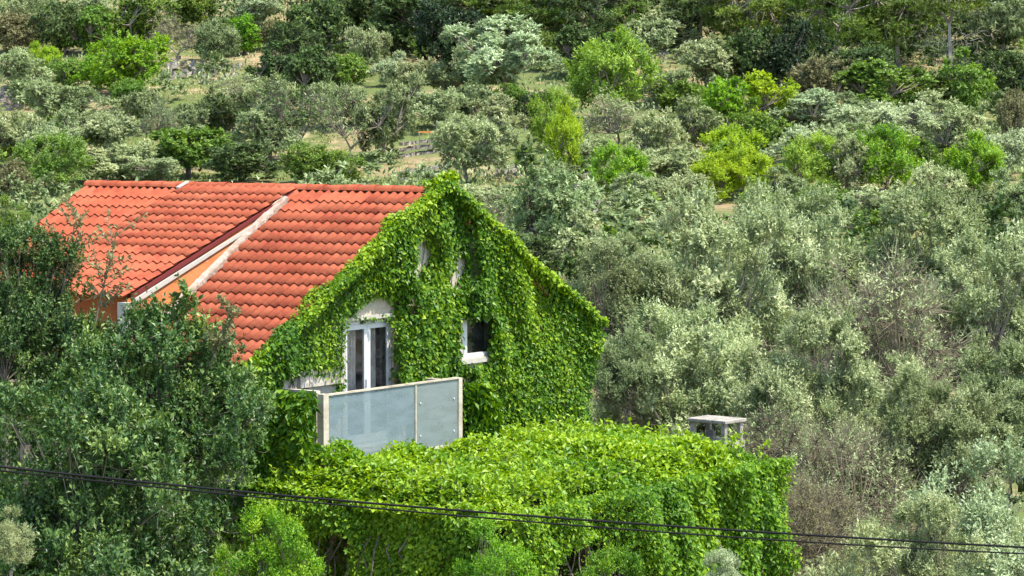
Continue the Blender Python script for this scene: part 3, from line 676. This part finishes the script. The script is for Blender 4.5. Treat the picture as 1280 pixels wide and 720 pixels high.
proto('dry', (95, 96), n_cl=90, shoots=13, per=8, sl=.15, L=.034, Wd=.36, cr=(.16, .28), low=-.8, cz=1.0, rz=1.0, lobes=.35, wood=dict(r=.04, twigs=26, twl=1.3, trunk_h=.3, fine=700))
proto('barepine', (97,), n_cl=34, shoots=24, per=11, sl=.11, L=.06, Wd=.3, cr=(.16, .28), flat=.45, up=.5, low=.05, cz=1.22, rz=.72, lobes=.4, wood=dict(r=.05, twigs=4, trunk_h=1.05, fine=160))
_cnt = {}
def place(name, style, colour, base, wd, ht, label, cat, bark=None, rot=None, group=None, var=None):
    k = _cnt.get(style, 0); _cnt[style] = k + 1
    pr = protos[style]; cm, wm = pr[(k if var is None else var) % len(pr)]
    r_ = empty(name, base, label, cat, group); r_.rotation_euler = (0, 0, (k * 2.399 + .7) if rot is None else rot)
    r_.scale = (wd / 2, wd / 2, ht / 2)
    c = link('foliage' if name in ('shrub', 'bush') else 'crown', cm, r_); c.material_slots[0].link = 'OBJECT'; c.material_slots[0].material = LM[colour]
    t = link('stem' if name in ('shrub', 'bush') else 'trunk', wm, r_)
    if bark: t.material_slots[0].link = 'OBJECT'; t.material_slots[0].material = bark
    return r_
def hill(name, style, colour, px, py, wp, hp, label, cat, ex=1.34, **k):
    """a tree on the hillside: picture centre and size in pixels turned into a stand point and metres"""
    b = hit(px, py + hp * .5); s = b[1] / F
    place(name, style, colour, b - np.array([0, 0, .1]), wp * s * ex, hp * s * 1.42, label, cat, **k)
exec_list = '''
shrub bush brown 14 42 62 50|brownish grey scrub bush at the upper left edge of the hillside|bush
shrub feather olive 42 30 60 44|yellowish green scrub beside the brownish bush at the upper left|bush
shrub bush dark 74 44 60 50|dark green rounded shrub above the low hedge at the upper left|bush
olive_tree fine sage 121 14 48 34|small pale sage tree at the top edge, left of the brownish bushes|tree
shrub broad green 108 46 58 46|olive green bush directly above the big saturated green shrub|bush
tree broad green 175 34 78 58|mid green leafy tree on the slope above the big round shrub|tree
shrub sparse brown 218 58 58 46|sparse brownish bush with a pale leaning stem|bush
tree broad pine 238 20 60 44|olive green tree at the top edge above the sparse brownish bush|tree
olive_tree fine silver 325 18 66 44|silvery white-green round bush at the top edge, palest on the left slope|bush
shrub broad bright 303 46 46 44|fresh green bush touching the reddish brown shrub|bush
shrub bush brown 336 48 36 28|small reddish brown shrub between the fresh green bush and dark trees|bush
shrub feather olive 275 62 54 42|grey-green wispy bush left of the fresh green bush|bush
shrub bush dark 366 68 66 48|dark grey-green shrub under the reddish brown shrub|bush
tree broad dark 398 46 66 66|dark green tree left of the deep shaded wood|tree
tree bush bright 162 84 82 70|large dense saturated green round tree beside the bare earth bank|tree
shrub feather lime 58 82 44 32|yellow-green bush left of the low dark hedge|bush
shrub bush green 86 96 44 30|low dark green bush, left half of the hedge line|bush
shrub bush bright 118 96 44 34|low green bush, right half of the hedge line|bush
olive_tree fine sage 26 98 58 46|pale grey-green olive tree near the left edge beside the yellow-green bush|tree
shrub bush green 164 122 44 30|smooth round green bush on the grass below the large saturated tree|bush
olive_tree fine olive 78 142 80 64|dark grey-green olive tree with a shaded trunk left of the lawn|tree
olive_tree fine sage 130 172 76 58|light grey olive tree in front of the lawn on the left slope|tree
olive_tree fine olive 182 140 54 46|grey-green olive tree standing on the edge of the lawn|tree
olive_tree fine dark 282 152 66 54|dark round olive tree right of the lawn|tree
shrub sparse sage 306 120 70 30|sparse grey bush behind the dark round olive|bush
tree broad dark 386 112 70 66|dark green tree at the right end of the earth bank|tree
olive_tree fine sage 335 178 74 58|rounded grey olive tree between the dark round olive and the black forked trunk|tree
tree broad dark 344 98 60 48|dark tree at the edge of the earth bank, right half|tree
olive_tree fine olive 428 134 64 50|grey-green olive tree below the small bare patch|tree
olive_tree fine sage 70 186 74 58|pale olive tree between the left edge and the front lawn olive|tree
shrub bush green 262 184 60 40|green bush behind the broad green tree above the roof|bush
olive_tree fine sage 172 204 66 46|grey olive tree above the left half of the ridge|tree
tree sparse dark 368 164 92 78|dark sparse tree with a black forked trunk above the roof ridge|tree
olive_tree fine sage 18 182 66 62|grey-green olive tree at the left edge halfway up|tree
shrub fine sage 128 212 84 34|low pale grey shrub just above the left end of the roof|bush
tree broad green 240 196 88 54|broad green tree right above the left half of the roof ridge|tree
tree broad dark 302 206 84 44|darker green tree touching the roof ridge|tree
shrub feather green 60 214 72 52|mixed yellow and green bush left of the roof|bush
tree sparse olive 200 168 44 54|thin sparse tree between the lawn olive and the broad green tree|tree
shrub bush green 384 210 60 40|mid green bush in front of the black forked trunk|bush
shrub bush brown 12 236 54 46|brownish green bush on the left edge beside the near dark tree|bush
olive_tree fine sage 462 68 46 54|cone-shaped grey-green olive tree in front of the deep shade|tree
olive_tree fine silver 489 92 38 34|small pale round olive tree right of the cone-shaped one|tree
olive_tree fine sage 522 100 50 42|light green olive tree in the pale row under the deep shade|tree
olive_tree fine olive 562 106 46 38|rightmost small olive tree of the pale row, beside the large silvery tree|tree
olive_tree fine silver 628 86 122 78|large two-toned silvery olive tree, tallest on the middle slope|tree
olive_tree fine sage 602 92 66 60|greener olive lobe standing in front of the large silvery tree|tree
olive_tree broad green 428 98 60 44|green olive tree left of the small bare patch|tree
olive_tree fine olive 505 132 54 50|grey olive tree with bare trunks above the terrace|tree
olive_tree fine sage 545 138 56 44|pale grey olive tree above the terrace bar|tree
olive_tree fine olive 590 132 64 40|green-grey low olive tree below the large silvery tree|tree
olive_tree fine sage 622 162 68 54|light grey olive tree left of the small black-green juniper|tree
olive_tree fine sage 585 190 86 76|broad round olive tree standing alone on the lower terrace|tree
olive_tree fine olive 482 166 68 72|olive green tree left of the terrace with the orange bar|tree
olive_tree sparse olive 430 172 68 72|dull grey tree behind the middle of the roof ridge|tree
shrub bush green 420 214 56 34|dark green bush touching the right part of the roof ridge|bush
juniper bush black 672 138 38 42|small black-green juniper alone on the pale grass|juniper
shrub feather fresh 692 160 52 60|upper yellow-green bush right of the juniper|bush
shrub feather lime 704 198 48 70|bright yellow-green bush below, right of the open grass path|bush
tree feather fresh 757 112 92 84|tall feathery lime green tree in the middle of the slope|tree
tree sparse sage 772 170 84 60|grey half-bare olive tree with visible branches below the lime tree|tree
olive_tree fine sage 815 182 66 70|light grey-green olive tree with a thin trunk right of the half-bare tree|tree
shrub feather bright 778 228 60 56|bright green bush in front of the half-bare grey tree|bush
shrub bush bright 658 205 24 30|tiny fresh green bush beside the stony path|bush
tree bush dark 440 26 90 70|dark green tree at the top edge left of the blackest shade|tree
tree bush dark 505 30 100 70|dark olive tree at the top edge above the small pale olive|tree
tree bush black 560 56 90 90|almost black dense tree left of the large silvery olive|tree
pine_tree pine pine 600 14 90 56|pine with a yellow-green top behind the large silvery olive|pine
pine_tree pine pine 668 32 92 60|spreading pine right behind the large silvery olive|pine
pine_tree pine dark 724 26 90 76|dark pine right of the spreading one|pine
pine_tree pine pine 776 24 70 64|mid green pine above the stony bank in the middle|pine
shrub bush pine 682 70 34 38|olive yellow low bush at the foot of the spreading pine|bush
shrub broad dark 720 72 52 50|dark green shrub above the bare brown bank|bush
shrub broad green 762 80 58 40|green low shrub right of the dark shrub on the bank|bush
shrub broad sage 812 58 60 50|teal grey shrub left of the pale path|bush
shrub broad sage 838 42 66 44|grey-green shrub above the pale path|bush
pine_tree pine dark 880 22 96 80|shaded dark pine above the pale path|pine
pine_tree pine pine 938 30 100 90|grey-green pine left of the brown round bush|pine
pine_tree pine pine 1000 20 90 74|pine at the top edge above the brown round bush|pine
pine_tree pine pine 1044 38 104 100|broad pine with green plates and a thin pale trunk|pine
pine_tree pine pine 1122 34 120 100|biggest yellow-green pine in the upper right|pine
pine_tree barepine pine 1192 58 92 112|pine with bare pale trunk and dead side branches|pine
pine_tree pine olive 1256 40 96 104|pale olive pine in the upper right corner|pine
olive_tree fine sage 882 86 84 54|round light grey-green tree below the pale path|tree
tree broad dark 942 82 62 66|dark teal tree right of the round light one|tree
tree bush black 985 84 70 70|blackish green tree behind the brown round bush|tree
shrub bush brown 1022 114 74 52|round brown-olive bush in front of the dark wood|bush
tree bush dark 1080 90 80 60|dark green tree in the shade under the big pine|tree
tree broad green 1104 120 92 54|olive green bushy tree below the big pine|tree
tree broad green 1205 116 64 58|leafy green tree below the bare-trunk pine|tree
shrub broad pine 1160 122 54 40|yellowish green shrub left of the leafy green tree|bush
tree broad dark 1264 106 54 60|dark green tree at the right edge below the pale pine|tree
shrub bush brown 1266 158 34 56|dark reddish brown bush at the right edge|bush
tree broad bright 908 138 58 58|bright green leafy tree above the lime bushes|tree
tree broad lime 962 134 64 54|green tree with yellow-green tips right of the bright one|tree
olive_tree fine silver 1020 148 90 44|pale sage tree under the brown round bush|tree
olive_tree fine silver 1096 164 98 60|pale sage tree in the middle of the right sage belt|tree
olive_tree fine sage 1152 160 80 54|sage tree right of the middle of the sage belt|tree
olive_tree fine silver 1002 188 80 52|pale sage tree above the small lime tree|tree
olive_tree fine sage 1062 190 86 56|grey sage tree in the lower row of the sage belt|tree
olive_tree fine sage 1196 184 84 60|sage tree above the green tree on the right|tree
olive_tree fine silver 1250 196 70 56|pale sage tree on the right edge|tree
olive_tree fine olive 868 166 72 54|grey-green tree left of the dark gap above the lime bushes|tree
tree broad green 944 172 60 52|darker green tree in the gap above the lime bushes|tree
shrub feather lime 914 198 66 52|upper vivid yellow-green bush of the lime group|bush
shrub feather lime 892 232 60 44|lower left vivid yellow-green bush of the lime group|bush
shrub feather lime 938 226 64 46|lower right vivid yellow-green bush of the lime group|bush
tree feather fresh 1010 216 64 56|small lime tree with a thin trunk right of the lime group|tree
tree feather bright 1105 212 76 66|lime green tree below the middle of the sage belt|tree
tree feather bright 1220 226 76 66|fresh green tree on the right below the sage belt|tree
olive_tree fine sage 1164 238 66 56|light grey-green tree between the two fresh green trees|tree
olive_tree fine sage 840 214 78 46|grey-green tree left of the lime group|tree
olive_tree fine sage 1060 220 56 58|sage grey tree between the small lime tree and the lime green tree|tree
olive_tree fine sage 836 244 70 46|grey-green olive tree left of and below the lime group|tree
olive_tree fine olive 985 246 64 46|olive tree directly below the small fresh green tree|tree
shrub bush green 1042 258 56 40|dark green shrub below the sage grey tree|bush
olive_tree fine sage 1100 262 76 46|pale olive tree below the lime green tree|tree
shrub broad bright 1150 268 50 36|fresh green shrub right of the pale olive below the lime green tree|bush
olive_tree fine olive 1212 268 72 48|olive tree below the fresh green tree on the right|tree
olive_tree fine sage 790 252 60 44|small olive tree right of the bright green bush|tree
olive_tree fine olive 828 112 56 40|olive tree right of the tall feathery tree|tree
tree broad green 858 130 60 46|green leafy tree left of the bright green one|tree
olive_tree fine olive 1075 146 60 36|dull olive tree at the upper edge of the sage belt|tree
shrub broad green 1150 200 50 36|small green shrub inside the sage belt|bush
olive_tree fine sage 728 196 44 44|small grey olive tree between the lime bush and the half-bare tree|tree
shrub bush green 640 128 40 30|round green bush under the large silvery tree|bush
olive_tree fine sage 340 128 60 46|pale olive tree between the earth bank and the dark trees|tree
olive_tree fine olive 232 166 50 44|grey olive tree at the lower edge of the lawn|tree
shrub fine sage 196 214 60 30|low grey bush above the roof ridge, left of the broad green tree|bush
olive_tree fine olive 1268 262 60 60|grey-green tree on the right edge above the near olives|tree
shrub fine sage 612 252 70 34|low pale scrub bush on the bare patch right of the gable peak|bush
shrub bush green 684 236 34 26|round green shrub beside the bare yellow grass|bush
tree fine olive 690 290 126 120|dark feathery olive tree right behind the gable|tree
tree sparse olive 618 292 80 66|sparse scrubby tree just above the right roof slope|tree
shrub fine olive 700 226 50 30|grey scrub at the foot of the bright yellow-green bush|bush
tree fine dark 640 340 110 90|dark olive tree low behind the right roof slope|tree
olive_tree fine sage 742 340 90 90|grey-green olive tree between the gable and the near olives|tree
'''
for ln in exec_list.strip().splitlines():
    a_, lab, cat = ln.split('|'); nm, st_, colr, px, py, wp, hp = a_.split()
    hill(nm, st_, colr, float(px), float(py), float(wp), float(hp), lab, cat, bark=PALEBARK if 'bare pale trunk' in lab or 'thin pale trunk' in lab or 'leaning stem' in lab else None)
# ---- near olives right of the house: stand points on the low ground, size in metres
def near(name, style, colour, px, ptop, Y, wp, label, cat, pbot=None, tall=1.15, **k):
    g = ray(px, 400); X = g[0] / g[1] * Y; zb = float(terr(X, Y)) - .1; zt = at(px, ptop, Y)[2]
    if pbot is not None: zb = at(px, pbot, Y)[2]
    wd = wp / F * Y * 1.12; ht = zt - zb; r_ = place(name, style, colour, (X, Y, zb), 2, 2, label, cat, **k)
    s = wd / 2; cz_ = min(ht / 2, s * tall); off = ht - 2 * cz_
    for c in r_.children: c.scale = (s, s, cz_); c.location = (0, 0, off)
    if off > .05:
        V, Q = tubes([(X, Y, zb - .2)], [(X, Y, zb + off + .02)], s * .085, s * .06, 7); lo = wobj('lower_trunk', V, Q, k.get('bark') or BARK, r_)
        lo.rotation_euler = (0, 0, 0)
    return r_
near('olive_tree', 'nearolive', 'sage', 868, 262, 74, 240, 'tall grey-green olive tree behind the chimney with a broad pale top', 'olive tree')
near('olive_tree', 'nearolive', 'olive', 786, 300, 67, 150, 'grey-green olive tree close behind the gable corner', 'olive tree')
near('olive_tree', 'nearolive', 'sage', 965, 240, 80, 190, 'olive tree reaching up beneath the lime bushes', 'olive tree')
near('olive_tree', 'nearolive', 'olive', 1118, 255, 82, 220, 'large olive tree behind the half-bare one', 'olive tree')
near('bare_tree', 'dry', 'sage', 1092, 300, 66, 230, 'half-bare olive tree with a tangle of brown branches', 'olive tree', bark=DEADBARK)
near('olive_tree', 'nearolive', 'sage', 1232, 290, 74, 190, 'olive tree filling the right edge above the green thicket', 'olive tree')
near('olive_tree', 'nearolive', 'sage', 852, 388, 60, 200, 'round grey-green olive tree directly behind the concrete-capped chimney', 'olive tree')
near('olive_tree', 'nearolive', 'sage', 995, 405, 58, 200, 'pale-tipped olive tree right of the concrete-capped chimney', 'olive tree')
near('olive_tree', 'nearolive', 'sage', 1075, 452, 60, 150, 'pale olive tree under the half-bare one with brown branches', 'olive tree')
near('bare_tree', 'dry', 'sage', 1062, 505, 54, 180, 'low tangle of dry brown branches at the end of the canopy', 'olive tree', bark=DEADBARK)
near('bare_tree', 'dry', 'olive', 975, 500, 56, 150, 'dry brown bush close behind the right end of the canopy', 'olive tree', bark=DEADBARK)
near('bare_tree', 'dry', 'brown', 1012, 575, 48, 140, 'low dark thicket of dry branches just right of the hanging vine', 'olive tree', bark=DEADBARK)
near('olive_tree', 'nearolive', 'olive', 1168, 470, 55, 180, 'green-grey olive tree below the brown tangled one', 'olive tree')
near('olive_tree', 'nearolive', 'olive', 1262, 440, 58, 150, 'olive tree low on the right edge of the grove', 'olive tree')
near('olive_tree', 'nearshrub', 'silver', 1245, 575, 36, 210, 'bright pale olive tree in the lower right foreground', 'olive tree')
near('shrub', 'nearshrub', 'sage', 1165, 622, 34, 130, 'light green leafy top in front of the cables, lower right', 'bush')
near('shrub', 'nearolive', 'olive', 775, 420, 59, 90, 'low olive bush squeezed between the gable and the round olive tree', 'bush')
near('shrub', 'nearshrub', 'sage', 1045, 672, 33, 230, 'low light olive foliage along the bottom edge under the cables', 'bush')
near('shrub', 'nearshrub', 'silver', 905, 690, 33, 70, 'small pale silver-green shoot at the bottom edge before the canopy', 'bush')
# ---- the big dark tree in front of the left half of the house and its neighbours
near('carob_tree', 'nearbroad', 'carob', 212, 345, 37.5, 275, 'big glossy dark green tree in front of the roof', 'tree')
near('carob_tree', 'nearbroad', 'carob', 30, 282, 39, 215, 'taller glossy dark tree covering the left edge and roof corner', 'tree')
near('carob_tree', 'nearbroad', 'carob', 130, 450, 41, 340, 'dark glossy tree filling the space between the roof corner and the cables', 'tree')
near('carob_tree', 'nearbroad', 'carob', 110, 480, 34.5, 330, 'lower glossy dark tree crossed by the cables in the left foreground', 'tree')
near('shrub', 'nearshrub', 'green', 6, 250, 43, 70, 'fresh green shrub beside the roof at the left edge', 'bush')
near('shrub', 'nearshrub', 'canopy', 335, 640, 35, 130, 'yellow-green leafy shrub in front of the dark pergola opening', 'bush')
near('shrub', 'nearshrub', 'canopy', 632, 655, 34.5, 140, 'light green leafy shrub at the bottom centre before the canopy', 'bush')
near('shrub', 'nearshrub', 'vine', 760, 690, 36, 130, 'dark green leafy shrub at the bottom edge right of centre', 'bush')
near('shrub', 'nearshrub', 'sage', 10, 640, 24, 60, 'long-leaved pale shoot in the lower left corner', 'bush')
# ---- the wood along the top of the slope and the scrub between the trees: masses nobody could count
mg = np.random.default_rng(55)
def mass(name, colour, label, spots, n_cl, shoots, per, L, **k):
    vars_ = [make_crown(700 + i_, n_cl=n_cl, shoots=shoots, per=per, sl=.16, L=L, Wd=.5, cr=(.2, .34), low=-.5, cz=.9, rz=1.05, **k)[:3] for i_ in range(4)]
    sets_ = []
    for i_, (X, Y, s_, h_) in enumerate(spots):
        V, Q, T = vars_[i_ % 4]; an = mg.uniform(0, 6.28); c, sn = math.cos(an), math.sin(an)
        V2 = V * np.array([s_, s_, h_ / 2]); V2 = np.stack([V2[:, 0] * c - V2[:, 1] * sn, V2[:, 0] * sn + V2[:, 1] * c, V2[:, 2]], 1) + np.array([X, Y, float(terr(X, Y)) - .1])
        sets_.append((V2, Q, np.clip(T + mg.normal() * .16, 0, 1)))
    V, Q, T = cat3(*sets_); o_ = wobj(name, V, Q, LM[colour], tint=T); tag(o_, label, 'undergrowth', kind='stuff')
def spots(n, y0, y1, s0, s1, cond=None):
    out = []
    while len(out) < n:
        Y = mg.uniform(y0, y1); X = mg.uniform(-1, 1) * (Y * .19 + 4); s_ = mg.uniform(s0, s1)
        if cond is None or cond(X, Y): out.append((X, Y, s_, s_ * mg.uniform(1.1, 1.7)))
    return out
PX = lambda X, Y: 640 + X / Y * F
wood = lambda X, Y: (PX(X, Y) > 420 and Y > 203 + 9 * (PX(X, Y) < 560)) or Y > 232
mass('dark_wood', 'dark', 'dark shaded wood along the top of the slope', [(a_, b_, c_, d_ * 1.5) for a_, b_, c_, d_ in spots(100, 203, 275, 2.4, 4.0, wood)], 26, 10, 9, .10)
mass('pine_wood', 'pine', 'olive green crowns among the dark wood at the top of the slope', [(a_, b_, c_, d_ * 1.6) for a_, b_, c_, d_ in spots(34, 207, 275, 2.2, 3.4, wood)], 26, 10, 9, .10)
mass('undergrowth', 'dark', 'low dark undergrowth at the foot of the pines', spots(60, 192, 214, 1.3, 2.2, lambda X, Y: PX(X, Y) > 830 or 430 < PX(X, Y) < 600), 14, 8, 9, .13)
mass('scrub', 'olive', 'grey-green scrub between the olive trees of the slope', spots(150, 96, 215, .7, 1.7, lambda X, Y: not (165 < Y < 190 and 470 < PX(X, Y) < 560)), 11, 6, 8, .19)
mass('scrub', 'green', 'green scrub between the olive trees of the slope', spots(110, 96, 215, .6, 1.5, lambda X, Y: PX(X, Y) > 700 or Y > 190 or PX(X, Y) < 90), 11, 6, 8, .19)
mass('scrub', 'dark', 'dark low scrub in the hollow right of the house', spots(150, 57, 122, .9, 2.0, lambda X, Y: PX(X, Y) > 660 + (Y < 70) * 120 or PX(X, Y) < -20), 11, 6, 8, .15)

# upright sparse shoots of the dark tree rising before the roof
tg = np.random.default_rng(77)
def sprig(px0, py0, px1, py1, Y, n_side, label, colour='carob', L=.10):
    p, q = at(px0, py0, Y), at(px1, py1, Y); base = p.copy()
    e = empty('tree_shoot', base, label, 'branch')
    P0, P1, a, b, LP, LD = [], [], [], [], [], []
    main = bez(p, (p + q) / 2 + np.array([tg.normal() * .06, tg.normal() * .1, 0]), q, 10)
    def add(path, ra, rb, dens):
        rr_ = np.linspace(ra, rb, len(path))
        for i_ in range(len(path) - 1):
            P0.append(path[i_]); P1.append(path[i_ + 1]); a.append(rr_[i_]); b.append(rr_[i_ + 1])
            for _ in range(dens): LP.append(path[i_] + (path[i_ + 1] - path[i_]) * tg.uniform()); LD.append(path[i_ + 1] - path[i_])
    add(main, .014, .005, 2)
    for k in range(n_side):
        s = tg.integers(2, 10); o_ = main[s]; d = norm(norm(q - p) * .8 + sph(tg, 1)[0] * np.array([1, .6, .5])); e_ = o_ + d * np.linalg.norm(q - p) * tg.uniform(.18, .4)
        add(bez(o_, (o_ + e_) / 2 + sph(tg, 1)[0] * .03, e_, 5), .006, .003, 5)
    V, Q = tubes(P0, P1, np.array(a), np.array(b), 4); wobj('stem', V, Q, DEADBARK, e)
    LP, LD = np.array(LP), norm(np.array(LD)); n = len(LP)
    V, Q = leaves(LP, norm(LD * .6 + sph(tg, n) * .8), norm(Z + sph(tg, n) * .8), L * tg.uniform(.5, 1.1, n), L * .42, .1, .1); wobj('foliage', V, Q, LM[colour], e, tint=tg.uniform(.35, 1, n))
for args in ((76, 372, 96, 262, 39, 18, 'thin twiggy shoot rising over the left end of the roof', 'brown'),
             (118, 410, 148, 283, 38, 16, 'thin reddish shoot before the tiles of the dormer slope', 'brown'),
             (212, 430, 238, 362, 37, 20, 'leafy shoot standing before the orange dormer wall', 'carob'),
             (262, 458, 292, 378, 37, 16, 'reddish shoot before the lower tiles left of the gable', 'brown')):
    sprig(*args[:7], colour=args[7])
# ------------------------------------------------------------------ chimney with a concrete cap behind the canopy
CY = 53.0
cc = at(898, 548, CY); cb = float(terr(cc[0], CY))
ca = R(50); U = np.array([math.cos(ca), math.sin(ca), 0]); Vd = np.array([-math.sin(ca), math.cos(ca), 0])
zt_ = at(905, 526, CY)[2]
# corners: front corner at picture (905, 526); slab runs left-back and right-back
fc = at(906, 527, CY); fc[2] = 0
LU, LV = .62, .84
ch = empty('chimney', (cc[0], CY, cb - .1), 'weathered block chimney with a flat concrete cap on short pillars', 'chimney')
V, Q = boxv(fc + Z * (zt_ - .07) - U * .05 - Vd * .05, U * (LU + .1), Vd * (LV + .1), Z * .07)
sb = wobj('cap', V, Q, CONC, ch); bm_ = sb.modifiers.new('bevel', 'BEVEL'); bm_.width = .015; bm_.segments = 2
HP = .36; z0 = zt_ - .07 - HP
for (u, v) in ((0, 0), (LU - .09, 0), (0, LV - .09), (LU - .09, LV - .09)):
    V, Q = boxv(fc + U * u + Vd * v + Z * z0, U * .09, Vd * .09, Z * (HP - .002)); wobj('pillar', V, Q, CONC, ch)
for k in range(2):
    V, Q = boxv(fc + U * .30 + Vd * .50 + Z * (z0 + .002 + k * .088), U * .1, Vd * (.15 + .02 * (k % 2)), Z * .08); wobj('brick', V, Q, STONE, ch)
V, Q = boxv(fc + Z * (cb - .1), U * LU, Vd * LV, Z * (z0 - cb + .1 - .13)); wobj('shaft', V, Q, PLASTER, ch)
V, Q = boxv(fc - U * .03 - Vd * .03 + Z * (z0 - .13 + .001), U * (LU + .06), Vd * (LV + .06), Z * .127); wobj('ledge', V, Q, CONC, ch)
# ------------------------------------------------------------------ cables
CABLE = mat('black_cable', (.006, .006, .007), .7, .1)
def cable(pts, r, label, Y0=25., Y1=29.):
    xs_ = [p[0] for p in pts]; X = np.linspace(-260, 1540, 90)
    co_ = np.polyfit(xs_, [p[1] for p in pts], 3); Yp = np.polyval(co_, X); Yp = np.where(X < 0, np.polyval(co_, 0) + (X) * np.polyval(np.polyder(co_), 0), Yp)
    P = np.array([at(x, y, Y0 + (Y1 - Y0) * x / 1280) for x, y in zip(X, Yp)]); V, Q = path_tube(P, r, 8)
    o_ = wobj('power_cable', V, Q, CABLE, smooth=True); tag(o_, label, 'cable', 'overhead cables')
cable([(0, 583), (280, 613.5), (500, 631), (720, 649), (990, 668), (1280, 684)], .0115, 'upper, thicker of the two black cables crossing the foreground')
cable([(0, 588), (280, 618.5), (500, 637), (720, 656.5), (990, 677), (1280, 692)], .0085, 'lower, thinner of the two black cables crossing the foreground')
# ------------------------------------------------------------------ small things on the terraces
def wall_stones(px0, py0, px1, py1, n, rows, size, label, name='dry_stone_wall'):
    g = np.random.default_rng(int(px0)); p, q = hit(px0, py0), hit(px1, py1); e = empty(name, (p + q) / 2, label, 'stone wall' if 'wall' in name else 'stones'); parts = []
    for k in range(n):
        t = g.uniform(); c = p + (q - p) * t; c[1] += g.normal() * (.25 if 'wall' in name else 1.3); c[2] = float(terr(c[0], c[1])) + size * .8 * g.integers(0, rows)
        s = size * .62 * g.uniform(.5, 1.3, 3) * np.array([1.2, .9, .7]); V, Q = boxv(-s / 2, [s[0], 0, 0], [0, s[1], 0], [0, 0, s[2]])
        V = V * g.uniform(.7, 1.1, V.shape); an = g.uniform(0, 3.1); M = np.array([[math.cos(an), -math.sin(an), 0], [math.sin(an), math.cos(an), 0], [0, 0, 1]]); parts.append((V @ M.T + c + Z * s[2] * .3, Q))
    V, Q = join(*parts); o_ = wobj('stones', V, Q, STONE, e); o_['kind'] = 'stuff'
wall_stones(500, 196, 552, 190, 150, 3, .42, 'low pale dry stone wall below the orange bar')
wall_stones(500, 226, 560, 214, 110, 2, .42, 'dark rubble wall above the right end of the roof ridge')
wall_stones(620, 222, 668, 216, 130, 2, .42, 'heap of pale rubble stones on the path', 'rubble_heap')
wall_stones(700, 240, 745, 232, 90, 2, .5, 'grey stones beside the bare yellow grass', 'rubble_heap')
wall_stones(740, 275, 755, 240, 60, 2, .5, 'stone wall end at the foot of the bright green bush')
wall_stones(205, 95, 300, 92, 110, 2, .5, 'stony earth bank right of the large saturated green tree', 'rubble_heap')
wall_stones(0, 120, 40, 128, 90, 2, .5, 'pale stones at the left edge of the slope', 'rubble_heap')
wall_stones(1070, 100, 1150, 108, 90, 2, .5, 'rocky bank under the bare-trunk pine', 'rubble_heap')
wall_stones(800, 72, 860, 48, 90, 1, .45, 'stones along the pale slanting path', 'rubble_heap')
ORNG = mat('orange_painted_wood', (.62, .24, .06), .6, .3)
b0, b1 = hit(523, 182), hit(549, 182)
br_ = empty('barrier', b0, 'low orange bar on pale posts on the terrace', 'barrier'); hh = .75
V, Q = boxv(b0 + Z * hh, (b1 - b0) * np.array([1, 1, 0]), [0, .08, 0], [0, 0, .1]); wobj('bar', V, Q, ORNG, br_)
for t in (.02, .5, .97):
    c = b0 + (b1 - b0) * t; V, Q = boxv(c - Z * .4 + np.array([0, -.09, 0]), [.08, 0, 0], [0, .08, 0], [0, 0, hh + .42]); wobj('post', V, Q, PALEBARK, br_)
V, Q = boxv(b0 + (b1 - b0) * .72 + Z * (hh - .22) + np.array([0, -.12, 0]), [.26, 0, 0], [0, .1, 0], [0, 0, .26]); wobj('box', V, Q, WOODD, br_)
pp = hit(503, 82); V, Q = path_tube([pp - Z * .3, pp + Z * .4, pp + Z * 1.0], [.06, .055, .05], 6); tag(wobj('post', V, Q, WHITEP), 'single white post before the deep shade', 'post')
for (px, py, lab) in ((656, 168, 'thin grey post on the grass left of the yellow-green bush'), (677, 160, 'grey post under the black-green juniper')):
    pp = hit(px, py); V, Q = path_tube([pp - Z * .3, pp + Z * .5, pp + Z * 1.1], [.06, .055, .05], 6); tag(wobj('post', V, Q, PALEBARK), lab, 'post')
# ------------------------------------------------------------------ ground cover
gg = np.random.default_rng(99)
def cover(n, x0, x1, y0, y1, L, name, colour, thr, kind='grass', seed=7, dome=0):
    f = Lump(seed, .10); f2 = Lump(seed + 1, .5)
    Y = gg.uniform(y0, y1, n); X = gg.uniform(-1, 1, n) * (Y * .21 + 6); P = np.stack([X, Y, 0 * X], -1)
    k = f(P) + .6 * f2(P) > thr; X, Y = X[k], Y[k]; P = np.stack([X, Y, terr(X, Y)], -1); m = len(P)
    per = 8; P = np.repeat(P, per, 0) + gg.normal(size=(m * per, 3)) * np.array([.35, .35, .05]) * (1 + dome); P[:, 2] = terr(P[:, 0], P[:, 1]) + np.abs(gg.normal(size=m * per)) * dome * .35
    k2 = m * per; l = L * gg.uniform(.5, 1.3, k2)
    V, Q = leaves(P, norm(Z * 1.0 + sph(gg, k2) * .8), norm(np.array([0, -.5, .5]) + sph(gg, k2) * .6), l, l * .45)
    tint = np.clip(.5 + .3 * np.repeat(f2(P[::per] * 1.0), per) + gg.normal(0, .2, k2), 0, 1)
    o_ = wobj(name, V, Q, LM[colour], tint=tint); tag(o_, {'grass': 'short dry and green grass on the terraces of the slope', 'undergrowth': 'low grey-green undergrowth between the trees of the slope', 'dark': 'dark scrub under the upper wood'}[kind], 'grass' if kind == 'grass' else 'undergrowth', kind='stuff')
cover(7000, 0, 0, 95, 215, .22, 'grass', 'grass', -.25, 'grass', 7)
cover(9000, 0, 0, 85, 215, .30, 'undergrowth', 'olive', .35, 'undergrowth', 17, 1.2)
cover(6500, 0, 0, 205, 300, .42, 'undergrowth', 'dark', -.6, 'dark', 27, 2.2)
